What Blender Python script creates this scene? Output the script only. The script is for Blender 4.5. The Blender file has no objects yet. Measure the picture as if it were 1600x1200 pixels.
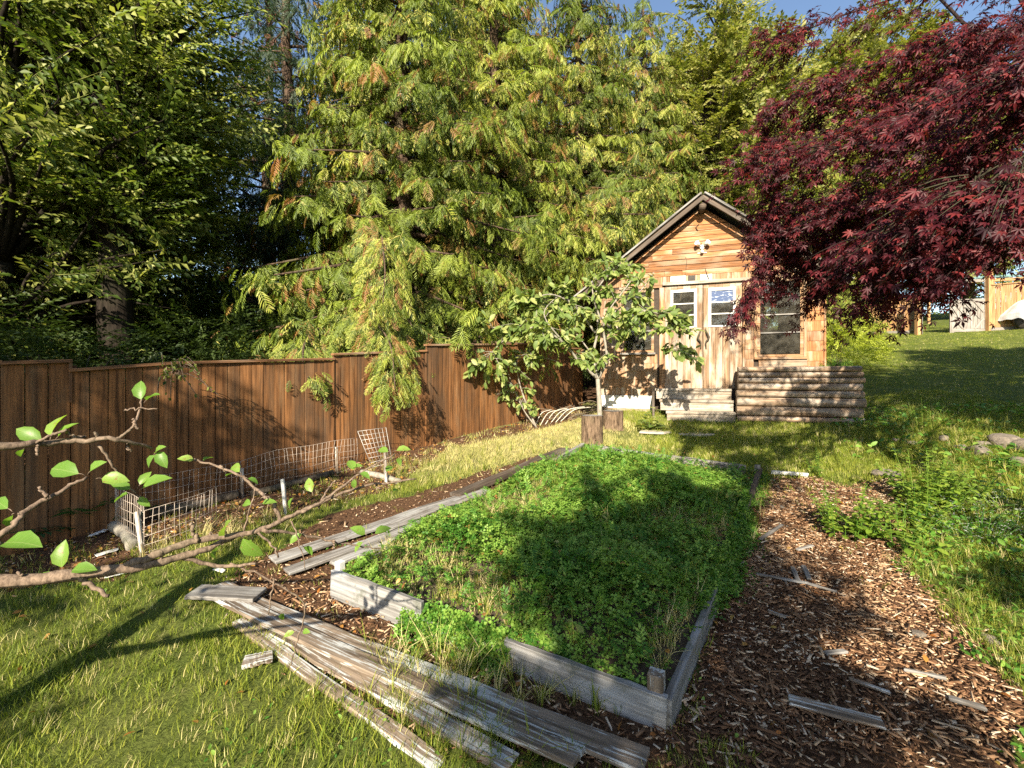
import bpy, bmesh, math, random
import numpy as np
from mathutils import Vector, Matrix

rng = np.random.default_rng(7)
random.seed(7)
PI = math.pi
scene = bpy.context.scene
COL = scene.collection
R = math.radians

# ------------------------------------------------------------------ camera
EYE = np.array([0.0, 0.0, 1.6])
cd = bpy.data.cameras.new('camera'); cam = bpy.data.objects.new('camera', cd); COL.objects.link(cam)
cam.location = EYE; cam.rotation_euler = (PI / 2, 0, 0)
cd.sensor_width = 36; cd.lens = 36 * 700 / 1600; cd.shift_y = -10 / 1600
cd.clip_start = 0.05; cd.clip_end = 400
scene.camera = cam

# ------------------------------------------------------------------ light
SUN_AZ, SUN_EL = R(78), R(30)                       # travel direction (from +X), elevation
sund = Vector((math.cos(SUN_AZ) * math.cos(SUN_EL), math.sin(SUN_AZ) * math.cos(SUN_EL), -math.sin(SUN_EL)))
world = bpy.data.worlds.new('World'); scene.world = world; world.use_nodes = True
wn = world.node_tree
for n in list(wn.nodes): wn.nodes.remove(n)
sky = wn.nodes.new('ShaderNodeTexSky'); sky.sky_type = 'NISHITA'; sky.sun_disc = False
sky.sun_elevation = SUN_EL; sky.sun_rotation = math.atan2(-sund.x, -sund.y)
sky.altitude = 200; sky.air_density = 1.0; sky.dust_density = 0.6; sky.ozone_density = 1.2
bg = wn.nodes.new('ShaderNodeBackground'); bg.inputs['Strength'].default_value = 0.088
wo = wn.nodes.new('ShaderNodeOutputWorld')
wn.links.new(sky.outputs[0], bg.inputs['Color']); wn.links.new(bg.outputs[0], wo.inputs['Surface'])
sl = bpy.data.lights.new('sun', 'SUN'); sl.energy = 5.0; sl.angle = R(0.53); sl.color = (1.0, 0.89, 0.70)
so = bpy.data.objects.new('sun', sl); COL.objects.link(so)
so.rotation_euler = sund.to_track_quat('-Z', 'Y').to_euler()
vs = scene.view_settings
vs.view_transform = 'Standard'; vs.look = 'None'; vs.gamma = 1.0; vs.use_curve_mapping = False
vs.exposure = 1.45
scene.cycles.use_denoising = False
scene.cycles.max_bounces = 8; scene.cycles.transparent_max_bounces = 12
scene.cycles.sample_clamp_indirect = 6

# ------------------------------------------------------------------ terrain
def sp(v, s): return s * np.logaddexp(0, np.asarray(v, float) / s)
def g(x, y):
    x = np.asarray(x, float); y = np.asarray(y, float)
    z = .125 * sp(np.minimum(y, 34) - 2.5, .4) + .09 * sp(np.minimum(x, 34) - 4, .8)
    return z + .012 * np.sin(2.3 * x + 1.1) * np.cos(1.9 * y) + .008 * np.sin(5.1 * x) * np.sin(4.3 * y + .7)
def gz(x, y): return float(g(x, y))
_ts = np.linspace(.5, 60, 9000)
def gp(px, py):
    d = np.array([(px - 800) / 700, 1, -(py - 590) / 700])
    P = EYE[None] + _ts[:, None] * d
    k = int(np.argmax(P[:, 2] < g(P[:, 0], P[:, 1])))
    return P[k]
def at(px, py, Y): return np.array([(px - 800) / 700 * Y, Y, 1.6 - (py - 590) / 700 * Y])
def inpoly(x, y, poly):
    x = np.asarray(x); y = np.asarray(y); c = np.zeros(x.shape, bool); n = len(poly)
    for i in range(n):
        x0, y0 = poly[i][:2]; x1, y1 = poly[(i + 1) % n][:2]
        if y0 == y1: continue
        c ^= ((y0 > y) != (y1 > y)) & (x < (x1 - x0) * (y - y0) / (y1 - y0) + x0)
    return c
def wpoly(*pts): return [tuple(gp(*p)[:2]) for p in pts]

# ------------------------------------------------------------------ tagging
def tag(o, label=None, cat=None, group=None, kind=None):
    if label: o['label'] = label
    if cat: o['category'] = cat
    if group: o['group'] = group
    if kind: o['kind'] = kind
    return o
def empty(name, loc, rz=0, label=None, cat=None, group=None):
    o = bpy.data.objects.new(name, None); COL.objects.link(o)
    o.location = [float(v) for v in loc]; o.rotation_euler = (0, 0, rz); o.empty_display_size = .2
    return tag(o, label, cat, group)
def link(name, me, parent=None, mat=None):
    o = bpy.data.objects.new(name, me); COL.objects.link(o)
    if parent is not None: o.parent = parent
    if mat is not None and not me.materials: me.materials.append(mat)
    return o

# ------------------------------------------------------------------ fast mesh
def make_mesh(name, V, F, attrs=None, mat=None, smooth=False):
    V = np.ascontiguousarray(V, np.float32); F = np.ascontiguousarray(F, np.int32)
    me = bpy.data.meshes.new(name); k = F.shape[1]
    me.vertices.add(len(V)); me.vertices.foreach_set('co', V.ravel())
    me.loops.add(F.size); me.loops.foreach_set('vertex_index', F.ravel())
    me.polygons.add(len(F)); me.polygons.foreach_set('loop_start', np.arange(0, F.size, k, dtype=np.int32))
    if smooth: me.polygons.foreach_set('use_smooth', np.ones(len(F), bool))
    for a, v in (attrs or {}).items():
        at_ = me.attributes.new(a, 'FLOAT', 'POINT'); at_.data.foreach_set('value', np.ascontiguousarray(v, np.float32))
    me.update(calc_edges=True)
    if mat: me.materials.append(mat)
    return me
class Acc:
    def __init__(s): s.V = []; s.F = []; s.r = []; s.d = []; s.n = 0
    def inst(s, T, M, P, rnd=None, dead=None):
        tv, tf = T[0], T[1]; trd = T[2] if len(T) > 2 else None
        K = len(P)
        if K == 0: return
        v = np.einsum('kij,nj->kni', M, tv) + P[:, None, :]
        f = tf[None] + (np.arange(K) * len(tv))[:, None, None] + s.n
        s.V.append(v.reshape(-1, 3)); s.F.append(f.reshape(-1, 3)); s.n += K * len(tv)
        if rnd is None: rnd = rng.random(K)
        rr = np.repeat(rnd, len(tv))
        if trd is not None: rr = np.mod(rr + np.tile(trd, K), 1)
        s.r.append(rr)
        s.d.append(np.repeat(dead if dead is not None else np.zeros(K), len(tv)))
    def raw(s, V, F, rnd=0.5, dead=0.):
        V = np.asarray(V, float); F = np.asarray(F, int)
        s.V.append(V); s.F.append(F + s.n); s.n += len(V)
        s.r.append(np.full(len(V), rnd)); s.d.append(np.full(len(V), dead))
    def mesh(s, name, mat=None, smooth=False):
        return make_mesh(name, np.concatenate(s.V), np.concatenate(s.F), {'rnd': np.concatenate(s.r), 'dead': np.concatenate(s.d)}, mat, smooth)
def nrm(v): return v / np.maximum(np.linalg.norm(v, axis=-1, keepdims=True), 1e-9)
def basis(d, up, scale=1.0):
    """columns: side(x), dir(y), normal(z)"""
    y = nrm(d); x = nrm(np.cross(y, up)); z = np.cross(x, y)
    M = np.stack([x, y, z], -1)
    return M * np.asarray(scale).reshape(-1, 1, 1)
def tube(acc, pts, rad, n=6, rnd=.5):
    pts = np.asarray(pts, float); rad = np.broadcast_to(rad, (len(pts),)); t = np.gradient(pts, axis=0); t = nrm(t)
    ref = np.array([0.3, 0.2, 1.0]) if abs(t[0][2]) < .9 else np.array([1., .2, 0.])
    u = nrm(np.cross(t, ref)); w = np.cross(t, u)
    a = np.arange(n) * 2 * PI / n
    V = pts[:, None] + rad[:, None, None] * (np.cos(a)[None, :, None] * u[:, None] + np.sin(a)[None, :, None] * w[:, None])
    V = V.reshape(-1, 3); F = []
    for i in range(len(pts) - 1):
        for j in range(n):
            k = (j + 1) % n; p = i * n
            F += [(p + j, p + k, p + n + k), (p + j, p + n + k, p + n + j)]
    m = len(V); V = np.vstack([V, pts[-1], pts[0]])
    for j in range(n):
        k = (j + 1) % n; F += [((len(pts) - 1) * n + j, (len(pts) - 1) * n + k, m), (k, j, m + 1)]
    acc.raw(V, F, rnd)
def spline(P, n):
    P = [np.asarray(p, float) for p in P]; out = []
    Q = [2 * P[0] - P[1]] + P + [2 * P[-1] - P[-2]]
    for i in range(1, len(Q) - 2):
        for t in np.linspace(0, 1, n, endpoint=False):
            a, b, c, d = Q[i - 1], Q[i], Q[i + 1], Q[i + 2]
            out.append(.5 * (2 * b + (c - a) * t + (2 * a - 5 * b + 4 * c - d) * t * t + (3 * b - a - 3 * c + d) * t ** 3))
    out.append(P[-1]); return np.array(out)

# ------------------------------------------------------------------ materials
def newmat(name):
    m = bpy.data.materials.new(name); m.use_nodes = True; nt = m.node_tree
    b = nt.nodes['Principled BSDF']; return m, nt, b
def N(nt, t, **k):
    n = nt.nodes.new(t)
    for a, v in k.items(): setattr(n, a, v)
    return n
def ramp(nt, fac, stops):
    r = N(nt, 'ShaderNodeValToRGB'); e = r.color_ramp.elements
    while len(e) < len(stops): e.new(.5)
    for i, (p, c) in enumerate(stops):
        e[i].position = p; e[i].color = (*c, 1) if len(c) == 3 else c
    nt.links.new(fac, r.inputs[0]); return r.outputs[0]
def mixc(nt, fac, a, b, mode='MIX'):
    m = N(nt, 'ShaderNodeMix', data_type='RGBA', blend_type=mode)
    for s, v in ((0, fac), (6, a), (7, b)):
        if isinstance(v, (int, float)): m.inputs[s].default_value = v
        elif isinstance(v, tuple): m.inputs[s].default_value = (*v, 1)
        else: nt.links.new(v, m.inputs[s])
    return m.outputs[2]
def math_(nt, op, a, b=0.0):
    m = N(nt, 'ShaderNodeMath', operation=op)
    for i, v in enumerate((a, b)):
        if isinstance(v, (int, float)): m.inputs[i].default_value = v
        else: nt.links.new(v, m.inputs[i])
    return m.outputs[0]
def noise(nt, vec, scale, detail=4, rough=.55, dim='3D'):
    n = N(nt, 'ShaderNodeTexNoise'); n.inputs['Scale'].default_value = scale
    n.inputs['Detail'].default_value = detail; n.inputs['Roughness'].default_value = rough
    if vec is not None: nt.links.new(vec, n.inputs['Vector'])
    return n.outputs[0]
def bump(nt, b, h, strength=.3, dist=.01):
    n = N(nt, 'ShaderNodeBump'); n.inputs['Strength'].default_value = strength; n.inputs['Distance'].default_value = dist
    nt.links.new(h, n.inputs['Height']); nt.links.new(n.outputs[0], b.inputs['Normal'])
def leafmat(name, stops, dead=(.22, .07, .02), transl=.35, rough=.5, spec=.35):
    m, nt, b = newmat(name)
    a = N(nt, 'ShaderNodeAttribute', attribute_name='rnd'); oi = N(nt, 'ShaderNodeObjectInfo')
    f = math_(nt, 'FRACT', math_(nt, 'ADD', a.outputs['Fac'], math_(nt, 'MULTIPLY', oi.outputs['Random'], .999)))
    c = ramp(nt, f, stops)
    d = N(nt, 'ShaderNodeAttribute', attribute_name='dead')
    c = mixc(nt, d.outputs['Fac'], c, dead)
    nt.links.new(c, b.inputs['Base Color']); b.inputs['Roughness'].default_value = rough
    b.inputs['Specular IOR Level'].default_value = spec
    t = N(nt, 'ShaderNodeBsdfTranslucent')
    c2 = mixc(nt, 1.0, c, (1.25, 1.3, .6), 'MULTIPLY'); nt.links.new(c2, t.inputs['Color'])
    mx = N(nt, 'ShaderNodeMixShader'); mx.inputs[0].default_value = transl
    nt.links.new(b.outputs[0], mx.inputs[1]); nt.links.new(t.outputs[0], mx.inputs[2])
    nt.links.new(mx.outputs[0], nt.nodes['Material Output'].inputs['Surface'])
    return m
def woodmat(name, dark, light, *_a, gc=.55, **_k): return _woodmat(name, dark, light, *_a, gc=gc, **_k)
def _woodmat(name, dark, light, weather=(.42, .40, .37), wamt=.3, rough=.75, scale=1.0, paint=None, pamt=.5, rnd_amt=.35, bleach=None, gc=.55):
    """grain runs along the object's local X"""
    m, nt, b = newmat(name)
    tc = N(nt, 'ShaderNodeTexCoord'); oi = N(nt, 'ShaderNodeObjectInfo')
    vm = N(nt, 'ShaderNodeVectorMath', operation='ADD'); nt.links.new(tc.outputs['Object'], vm.inputs[0])
    cx = N(nt, 'ShaderNodeCombineXYZ')
    for i, k in enumerate((37., 11., 5.)): nt.links.new(math_(nt, 'MULTIPLY', oi.outputs['Random'], k), cx.inputs[i])
    nt.links.new(cx.outputs[0], vm.inputs[1])
    mp = N(nt, 'ShaderNodeMapping'); mp.inputs['Scale'].default_value = (1.6 * scale, 34 * scale, 34 * scale)
    nt.links.new(vm.outputs[0], mp.inputs['Vector'])
    gr = noise(nt, mp.outputs[0], 1.0, 6, .65)
    mp2 = N(nt, 'ShaderNodeMapping'); mp2.inputs['Scale'].default_value = (1.2, 5, 5); nt.links.new(vm.outputs[0], mp2.inputs['Vector'])
    big = noise(nt, mp2.outputs[0], 1.2, 4, .6)
    c = ramp(nt, gr, [(.30, dark), (.66, light)])
    w = ramp(nt, big, [(.62 - .3 * wamt, (0, 0, 0)), (.78 - .3 * wamt, (1, 1, 1))])
    c = mixc(nt, math_(nt, 'MULTIPLY', w, min(1, wamt * 1.6)), c, weather)
    c = mixc(nt, gc, c, ramp(nt, gr, [(.3, (.35, .35, .35)), (.6, (1, 1, 1))]), 'MULTIPLY')
    if paint is not None:
        pn = noise(nt, mp.outputs[0], 1.7, 5, .7)
        pf = ramp(nt, math_(nt, 'ADD', math_(nt, 'MULTIPLY', pn, .6), math_(nt, 'MULTIPLY', big, .4)), [(.56 - .2 * pamt, (0, 0, 0)), (.59 - .2 * pamt, (1, 1, 1))])
        c = mixc(nt, pf, c, paint)
    # per-board tone
    v = math_(nt, 'ADD', math_(nt, 'MULTIPLY', oi.outputs['Random'], rnd_amt), 1 - rnd_amt * .5)
    hs = N(nt, 'ShaderNodeHueSaturation'); nt.links.new(c, hs.inputs['Color']); nt.links.new(v, hs.inputs['Value'])
    c = hs.outputs[0]
    nt.links.new(c, b.inputs['Base Color']); b.inputs['Roughness'].default_value = rough
    b.inputs['Specular IOR Level'].default_value = .25
    bump(nt, b, gr, .5, .004)
    return m
def plain(name, col, rough=.6, metal=0., nscale=20, var=.25, bmp=.2):
    m, nt, b = newmat(name); tc = N(nt, 'ShaderNodeTexCoord')
    n = noise(nt, tc.outputs['Object'], nscale, 5, .6)
    c = ramp(nt, n, [(.3, tuple(x * (1 - var) for x in col)), (.7, tuple(min(1, x * (1 + var)) for x in col))])
    nt.links.new(c, b.inputs['Base Color']); b.inputs['Roughness'].default_value = rough; b.inputs['Metallic'].default_value = metal
    bump(nt, b, n, bmp, .01); return m
def barkmat(name, dark, light, zs=2.0, xs=14.0, bd=.03, moss=.35):
    m, nt, b = newmat(name); tc = N(nt, 'ShaderNodeTexCoord')
    mp = N(nt, 'ShaderNodeMapping'); mp.inputs['Scale'].default_value = (xs, xs, zs); nt.links.new(tc.outputs['Object'], mp.inputs['Vector'])
    n = noise(nt, mp.outputs[0], 1.5, 6, .7)
    c = ramp(nt, n, [(.35, dark), (.65, light)])
    n2 = noise(nt, tc.outputs['Object'], 2.0, 3)
    c = mixc(nt, math_(nt, 'MULTIPLY', ramp(nt, n2, [(.5, (0, 0, 0)), (.7, (1, 1, 1))]), moss), c, (.10, .12, .06))
    nt.links.new(c, b.inputs['Base Color']); b.inputs['Roughness'].default_value = .9; b.inputs['Specular IOR Level'].default_value = .1
    bump(nt, b, n, .8, bd); return m

M_cedar = leafmat('cedar_foliage', [(0, (.05, .085, .012)), (.5, (.19, .245, .03)), (.85, (.35, .375, .06)), (1, (.42, .39, .12))], dead=(.27, .12, .045), transl=.24)
M_fir = leafmat('fir_foliage', [(0, (.022, .045, .02)), (1, (.05, .08, .035))], dead=(.16, .06, .03), transl=.2)
M_elm = leafmat('elm_leaf', [(0, (.04, .075, .012)), (.5, (.14, .19, .03)), (1, (.40, .41, .13))], transl=.4)
M_yellow = leafmat('pale_tree_leaf', [(0, (.12, .15, .025)), (.6, (.21, .23, .045)), (1, (.32, .30, .09))], transl=.4)
M_maple = leafmat('maple_leaf', [(0, (.03, .006, .010)), (.45, (.07, .010, .016)), (.8, (.12, .014, .02)), (1, (.2, .03, .03))], transl=.35, rough=.5, spec=.3)
M_plum = leafmat('plum_leaf', [(0, (.09, .145, .035)), (.5, (.19, .26, .06)), (1, (.36, .38, .13))], transl=.35)
M_apple = leafmat('apple_leaf', [(0, (.13, .26, .035)), (.7, (.2, .34, .05)), (1, (.3, .42, .08))], transl=.4, rough=.4)
def veined():
    m = M_apple; nt = m.node_tree; b = nt.nodes['Principled BSDF']; tc = N(nt, 'ShaderNodeTexCoord'); sx = N(nt, 'ShaderNodeSeparateXYZ'); nt.links.new(tc.outputs['Object'], sx.inputs[0])
    ax = math_(nt, 'ABSOLUTE', sx.outputs[0]); rib = math_(nt, 'LESS_THAN', ax, .014)
    v = math_(nt, 'FRACT', math_(nt, 'MULTIPLY', math_(nt, 'SUBTRACT', sx.outputs[1], math_(nt, 'MULTIPLY', ax, .8)), 8.0)); vein = math_(nt, 'MULTIPLY', math_(nt, 'LESS_THAN', v, .11), .5)
    f = math_(nt, 'MAXIMUM', rib, vein); n = noise(nt, tc.outputs['Object'], 6, 4); oi = N(nt, 'ShaderNodeObjectInfo')
    spots = ramp(nt, math_(nt, 'ADD', noise(nt, tc.outputs['Object'], 3.2, 4), math_(nt, 'MULTIPLY', oi.outputs['Random'], .12)), [(.68, (0, 0, 0)), (.72, (1, 1, 1))])
    src = b.inputs['Base Color'].links[0].from_socket; c = mixc(nt, math_(nt, 'MULTIPLY', f, .35), src, (.42, .5, .18)); c = mixc(nt, math_(nt, 'MULTIPLY', n, .5), c, (.08, .16, .03)); c = mixc(nt, spots, c, (.25, .13, .05))
    for l in list(nt.links):
        if l.from_socket == src and l.to_socket == b.inputs['Base Color']: nt.links.remove(l)
    nt.links.new(c, b.inputs['Base Color']); bump(nt, b, f, .4, .01)
veined()
M_shade = leafmat('garden_tree_leaf', [(0, (.04, .07, .015)), (1, (.09, .13, .03))], transl=.2)
M_grass = leafmat('grass_blade', [(0, (.09, .145, .014)), (.5, (.19, .235, .024)), (.85, (.31, .32, .045)), (1, (.42, .37, .13))], dead=(.64, .54, .27), transl=.3, rough=.6)
M_weed = leafmat('weed_leaf', [(0, (.045, .14, .016)), (.5, (.11, .25, .03)), (1, (.25, .38, .065))], dead=(.3, .12, .04), transl=.35)
M_balm = leafmat('balm_leaf', [(0, (.11, .2, .025)), (.6, (.2, .3, .035)), (1, (.3, .38, .06))], transl=.4)
M_hyd = leafmat('yellow_shrub_leaf', [(0, (.28, .34, .03)), (1, (.5, .54, .08))], transl=.4)
M_silver = leafmat('silver_leaf', [(0, (.28, .31, .27)), (1, (.5, .52, .47))], transl=.2)
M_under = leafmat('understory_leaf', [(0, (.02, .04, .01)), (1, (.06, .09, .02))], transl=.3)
M_fern = leafmat('fern_frond', [(0, (.03, .09, .03)), (1, (.06, .13, .04))], transl=.3)
M_chip = leafmat('wood_chips', [(0, (.05, .024, .013)), (.35, (.16, .082, .042)), (.65, (.32, .185, .10)), (.88, (.48, .33, .20)), (1, (.6, .5, .38))], transl=.0, rough=.8, spec=.2)
M_litter = leafmat('fallen_leaf', [(0, (.28, .09, .02)), (.5, (.36, .18, .04)), (.8, (.4, .28, .07)), (1, (.22, .07, .03))], transl=.2)
M_bark = barkmat('bark', (.03, .024, .018), (.13, .105, .08))
M_cbark = barkmat('cedar_bark', (.035, .024, .018), (.15, .10, .07), zs=1.2)
M_ebark = barkmat('elm_bark_shaded', (.010, .008, .006), (.035, .027, .021), moss=.1)  # darkened bark: the woodland shade on the trunks is put into the colour
M_stump = barkmat('stump_bark', (.035, .022, .014), (.26, .18, .12), zs=5, xs=26, bd=.02, moss=.3)
M_pale = barkmat('pale_bark', (.17, .15, .12), (.36, .33, .28), zs=6, xs=20, bd=.006)
M_twig = barkmat('apple_bark', (.07, .05, .038), (.26, .19, .14), zs=25, xs=60, bd=.002)
M_fence = woodmat('fence_board', (.08, .034, .012), (.28, .125, .045), (.18, .11, .06), .35, rnd_amt=.45)
M_fcap = woodmat('fence_cap', (.12, .055, .025), (.3, .15, .07), (.36, .27, .19), .4)
M_siding = woodmat('shed_siding', (.18, .07, .025), (.44, .20, .08), (.50, .37, .25), .45, rnd_amt=.6, gc=.3)
M_shingle = woodmat('shed_shingle', (.18, .09, .04), (.38, .23, .13), (.42, .35, .27), .5, rnd_amt=.4)
M_door = woodmat('door_board', (.12, .065, .035), (.36, .235, .14), (.45, .38, .30), .6, rnd_amt=.25, gc=.4)
M_trim = woodmat('shed_trim', (.19, .09, .04), (.42, .26, .14), (.48, .41, .33), .4, rnd_amt=.25)
M_rake = woodmat('rake_board', (.045, .032, .024), (.14, .105, .078), (.20, .175, .15), .4)
M_grey = woodmat('grey_plank', (.09, .08, .07), (.30, .28, .26), (.38, .38, .37), .4, rnd_amt=.25)
M_paint = woodmat('peeling_plank', (.09, .065, .045), (.30, .23, .17), (.36, .33, .29), .4, paint=(.46, .47, .46), pamt=.24, rnd_amt=.2)
M_white = woodmat('white_painted_wood', (.3, .27, .23), (.5, .46, .4), (.6, .58, .54), .3, paint=(.62, .61, .58), pamt=.8, rnd_amt=.08)
M_step = woodmat('step_plank', (.20, .155, .11), (.40, .34, .27), (.47, .43, .38), .5, rnd_amt=.15)
M_log = woodmat('planter_log', (.16, .10, .06), (.44, .31, .21), (.50, .44, .37), .5, scale=.8, rnd_amt=.35)
M_bluish = woodmat('bed_board', (.13, .12, .11), (.33, .32, .31), (.40, .42, .45), .4, rnd_amt=.15)
M_farf = woodmat('far_fence_board', (.26, .13, .05), (.52, .30, .14), (.5, .36, .22), .2, rnd_amt=.25)
M_gate = woodmat('grey_gate_wood', (.14, .12, .10), (.32, .29, .26), (.38, .36, .33), .4, rnd_amt=.15)
M_inside = plain('shed_interior', (.05, .035, .025), .9)
M_rock = plain('rock', (.15, .125, .10), .9, nscale=6, var=.45, bmp=.7)
M_flag = plain('flagstone', (.42, .37, .31), .9, nscale=9, var=.2, bmp=.3)
M_wire = plain('galvanised_wire', (.5, .48, .45), .5, .3)
M_rust = plain('rusty_wire', (.42, .35, .29), .8, .1)
M_tarp = plain('silver_tarp', (.62, .64, .66), .35, .2, nscale=5, bmp=.6)
M_teal = plain('teal_roofing', (.22, .36, .36), .5, nscale=4)
M_lampw = plain('white_plastic', (.78, .77, .74), .4, var=.05, bmp=.02)
M_metal = plain('dark_iron', (.04, .035, .03), .6, .6)
M_soil = plain('soil', (.06, .042, .028), 1.0, nscale=14, var=.5, bmp=.8)
M_roof = plain('mossy_roof', (.12, .11, .085), .95, nscale=7, var=.5, bmp=.6)
M_house = plain('far_house_wall', (.62, .6, .55), .7, var=.1)
M_hose = plain('pale_cane', (.6, .56, .48), .6, var=.15)

def stain(m, col, amt, sc=(1.3, 1.3, .35), lo=.5, hi=.68):
    nt = m.node_tree; b = nt.nodes['Principled BSDF']; ge = N(nt, 'ShaderNodeNewGeometry'); mp = N(nt, 'ShaderNodeMapping'); mp.inputs['Scale'].default_value = sc; nt.links.new(ge.outputs['Position'], mp.inputs['Vector'])
    f = math_(nt, 'MULTIPLY', ramp(nt, noise(nt, mp.outputs[0], 1.6, 6, .65), [(lo, (0, 0, 0)), (hi, (1, 1, 1))]), amt); l = b.inputs['Base Color'].links[0]; src = l.from_socket; nt.links.remove(l)
    nt.links.new(mixc(nt, f, src, col), b.inputs['Base Color'])
stain(M_fence, (.07, .045, .028), .75); stain(M_fence, (.30, .19, .10), .45, (5, 5, .5), .58, .75)
stain(M_door, (.13, .085, .05), .6, (9, 9, .8), .55, .7); stain(M_siding, (.17, .11, .07), .6, (1.5, 1.5, 5), .55, .7); stain(M_log, (.12, .09, .065), .7, (2, 2, 6), .5, .65)
stain(M_white, (.3, .27, .22), .45, (6, 6, 6), .54, .66); stain(M_step, (.2, .15, .1), .5, (5, 5, 5), .54, .66); stain(M_grey, (.10, .085, .07), .6, (5, 5, 5), .55, .65); stain(M_paint, (.14, .10, .07), .6, (4, 4, 4), .55, .65); stain(M_bluish, (.09, .10, .07), .6, (5, 5, 5), .55, .65)
def glassmat():
    m, nt, b = newmat('dusty_glass'); out = nt.nodes['Material Output']
    tc = N(nt, 'ShaderNodeTexCoord')
    n = noise(nt, tc.outputs['Object'], 5, 6, .7); n2 = noise(nt, tc.outputs['Object'], 60, 2)
    b.inputs['Base Color'].default_value = (.32, .29, .24, 1); b.inputs['Roughness'].default_value = .6
    tr = N(nt, 'ShaderNodeBsdfTransparent'); tr.inputs['Color'].default_value = (.86, .88, .84, 1)
    gl = N(nt, 'ShaderNodeBsdfGlossy'); gl.inputs['Roughness'].default_value = .03
    fr = N(nt, 'ShaderNodeFresnel'); fr.inputs['IOR'].default_value = 1.5
    m1 = N(nt, 'ShaderNodeMixShader'); nt.links.new(fr.outputs[0], m1.inputs[0]); nt.links.new(tr.outputs[0], m1.inputs[1]); nt.links.new(gl.outputs[0], m1.inputs[2])
    dirt = ramp(nt, math_(nt, 'ADD', math_(nt, 'MULTIPLY', n, .8), math_(nt, 'MULTIPLY', n2, .2)), [(.42, (.03, .03, .03)), (.75, (.13, .13, .13))])
    m2 = N(nt, 'ShaderNodeMixShader'); nt.links.new(dirt, m2.inputs[0]); nt.links.new(m1.outputs[0], m2.inputs[1]); nt.links.new(b.outputs[0], m2.inputs[2])
    nt.links.new(m2.outputs[0], out.inputs['Surface']); return m
M_glass = glassmat()
def filmmat():
    m, nt, b = newmat('blue_white_film'); tc = N(nt, 'ShaderNodeTexCoord')
    mp = N(nt, 'ShaderNodeMapping'); mp.inputs['Scale'].default_value = (6, 20, 1); nt.links.new(tc.outputs['Object'], mp.inputs['Vector'])
    n = noise(nt, mp.outputs[0], 1.6, 3, .6)
    c = ramp(nt, n, [(.50, (.007, .04, .14)), (.56, (.007, .04, .14)), (.60, (.38, .42, .46))])
    nt.links.new(c, b.inputs['Base Color']); b.inputs['Roughness'].default_value = .35; return m
M_film = filmmat()

# ------------------------------------------------------------------ board primitives (length = local X, width = Y, thickness = Z)
def board_mesh(name, L, W, T, mat, seg=1, jit=0.0, bev=.003, warp=0.0):
    bm = bmesh.new()
    n = seg
    rows = []
    for i in range(n + 1):
        x = L * (i / n - .5)
        jy = [random.uniform(-jit, jit) for _ in range(4)]
        wz = warp * math.sin(PI * i / n)
        rows.append([bm.verts.new((x + (random.uniform(-jit, jit) * 2 if i in (0, n) else 0), sy * W / 2 + jy[k], sz * T / 2 + wz + random.uniform(-jit, jit) * .3))
                     for k, (sy, sz) in enumerate(((-1, -1), (1, -1), (1, 1), (-1, 1)))])
    for i in range(n):
        for k in range(4):
            bm.faces.new((rows[i][k], rows[i][(k + 1) % 4], rows[i + 1][(k + 1) % 4], rows[i + 1][k]))
    bm.faces.new(rows[0][::-1]); bm.faces.new(rows[-1])
    bmesh.ops.recalc_face_normals(bm, faces=bm.faces)
    if bev > 0:
        ed = [e for e in bm.edges if len(e.link_faces) == 2 and e.calc_face_angle(0) > .8]
        bmesh.ops.bevel(bm, geom=ed, offset=bev, segments=1, affect='EDGES', clamp_overlap=True)
    me = bpy.data.meshes.new(name); bm.to_mesh(me); bm.free()
    if mat: me.materials.append(mat)
    return me
def orient(o, P, X, Z):
    X = Vector(X).normalized(); Z = Vector(Z); Y = Z.cross(X).normalized(); Z = X.cross(Y)
    o.matrix_basis = Matrix.Translation(Vector([float(v) for v in P])) @ Matrix((X, Y, Z)).transposed().to_4x4()
    return o
def board(name, P, Q, W, T, normal, mat, parent=None, **k):
    P = np.asarray(P, float); Q = np.asarray(Q, float); L = float(np.linalg.norm(Q - P))
    o = link(name, board_mesh(name, L, W, T, mat, **k), parent)
    return orient(o, (P + Q) / 2, Q - P, normal)
def boxm(name, lo, hi, mat, parent=None, bev=.003):
    """axis-aligned box, length axis made local X of the mesh by re-orienting"""
    lo = np.asarray(lo, float); hi = np.asarray(hi, float); s = hi - lo; c = (lo + hi) / 2
    ax = int(np.argmax(s)); th = int(np.argmin(s)); 
    if th == ax: th = (ax + 1) % 3
    w = 3 - ax - th; X = np.eye(3)[ax]; Z = np.eye(3)[th]
    o = link(name, board_mesh(name, s[ax], s[w], s[th], mat, bev=bev), parent)
    return orient(o, c, X, Z)
def prism(name, poly, T, mat, parent=None, bev=0):
    """polygon in local XY, extruded T along Z"""
    bm = bmesh.new(); a = [bm.verts.new((x, y, 0)) for x, y in poly]; b = [bm.verts.new((x, y, T)) for x, y in poly]
    n = len(poly); bm.faces.new(a[::-1]); bm.faces.new(b)
    for i in range(n): bm.faces.new((a[i], a[(i + 1) % n], b[(i + 1) % n], b[i]))
    bmesh.ops.recalc_face_normals(bm, faces=bm.faces)
    if bev: bmesh.ops.bevel(bm, geom=list(bm.edges), offset=bev, segments=1, affect='EDGES', clamp_overlap=True)
    me = bpy.data.meshes.new(name); bm.to_mesh(me); bm.free(); me.materials.append(mat)
    return link(name, me, parent)

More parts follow.
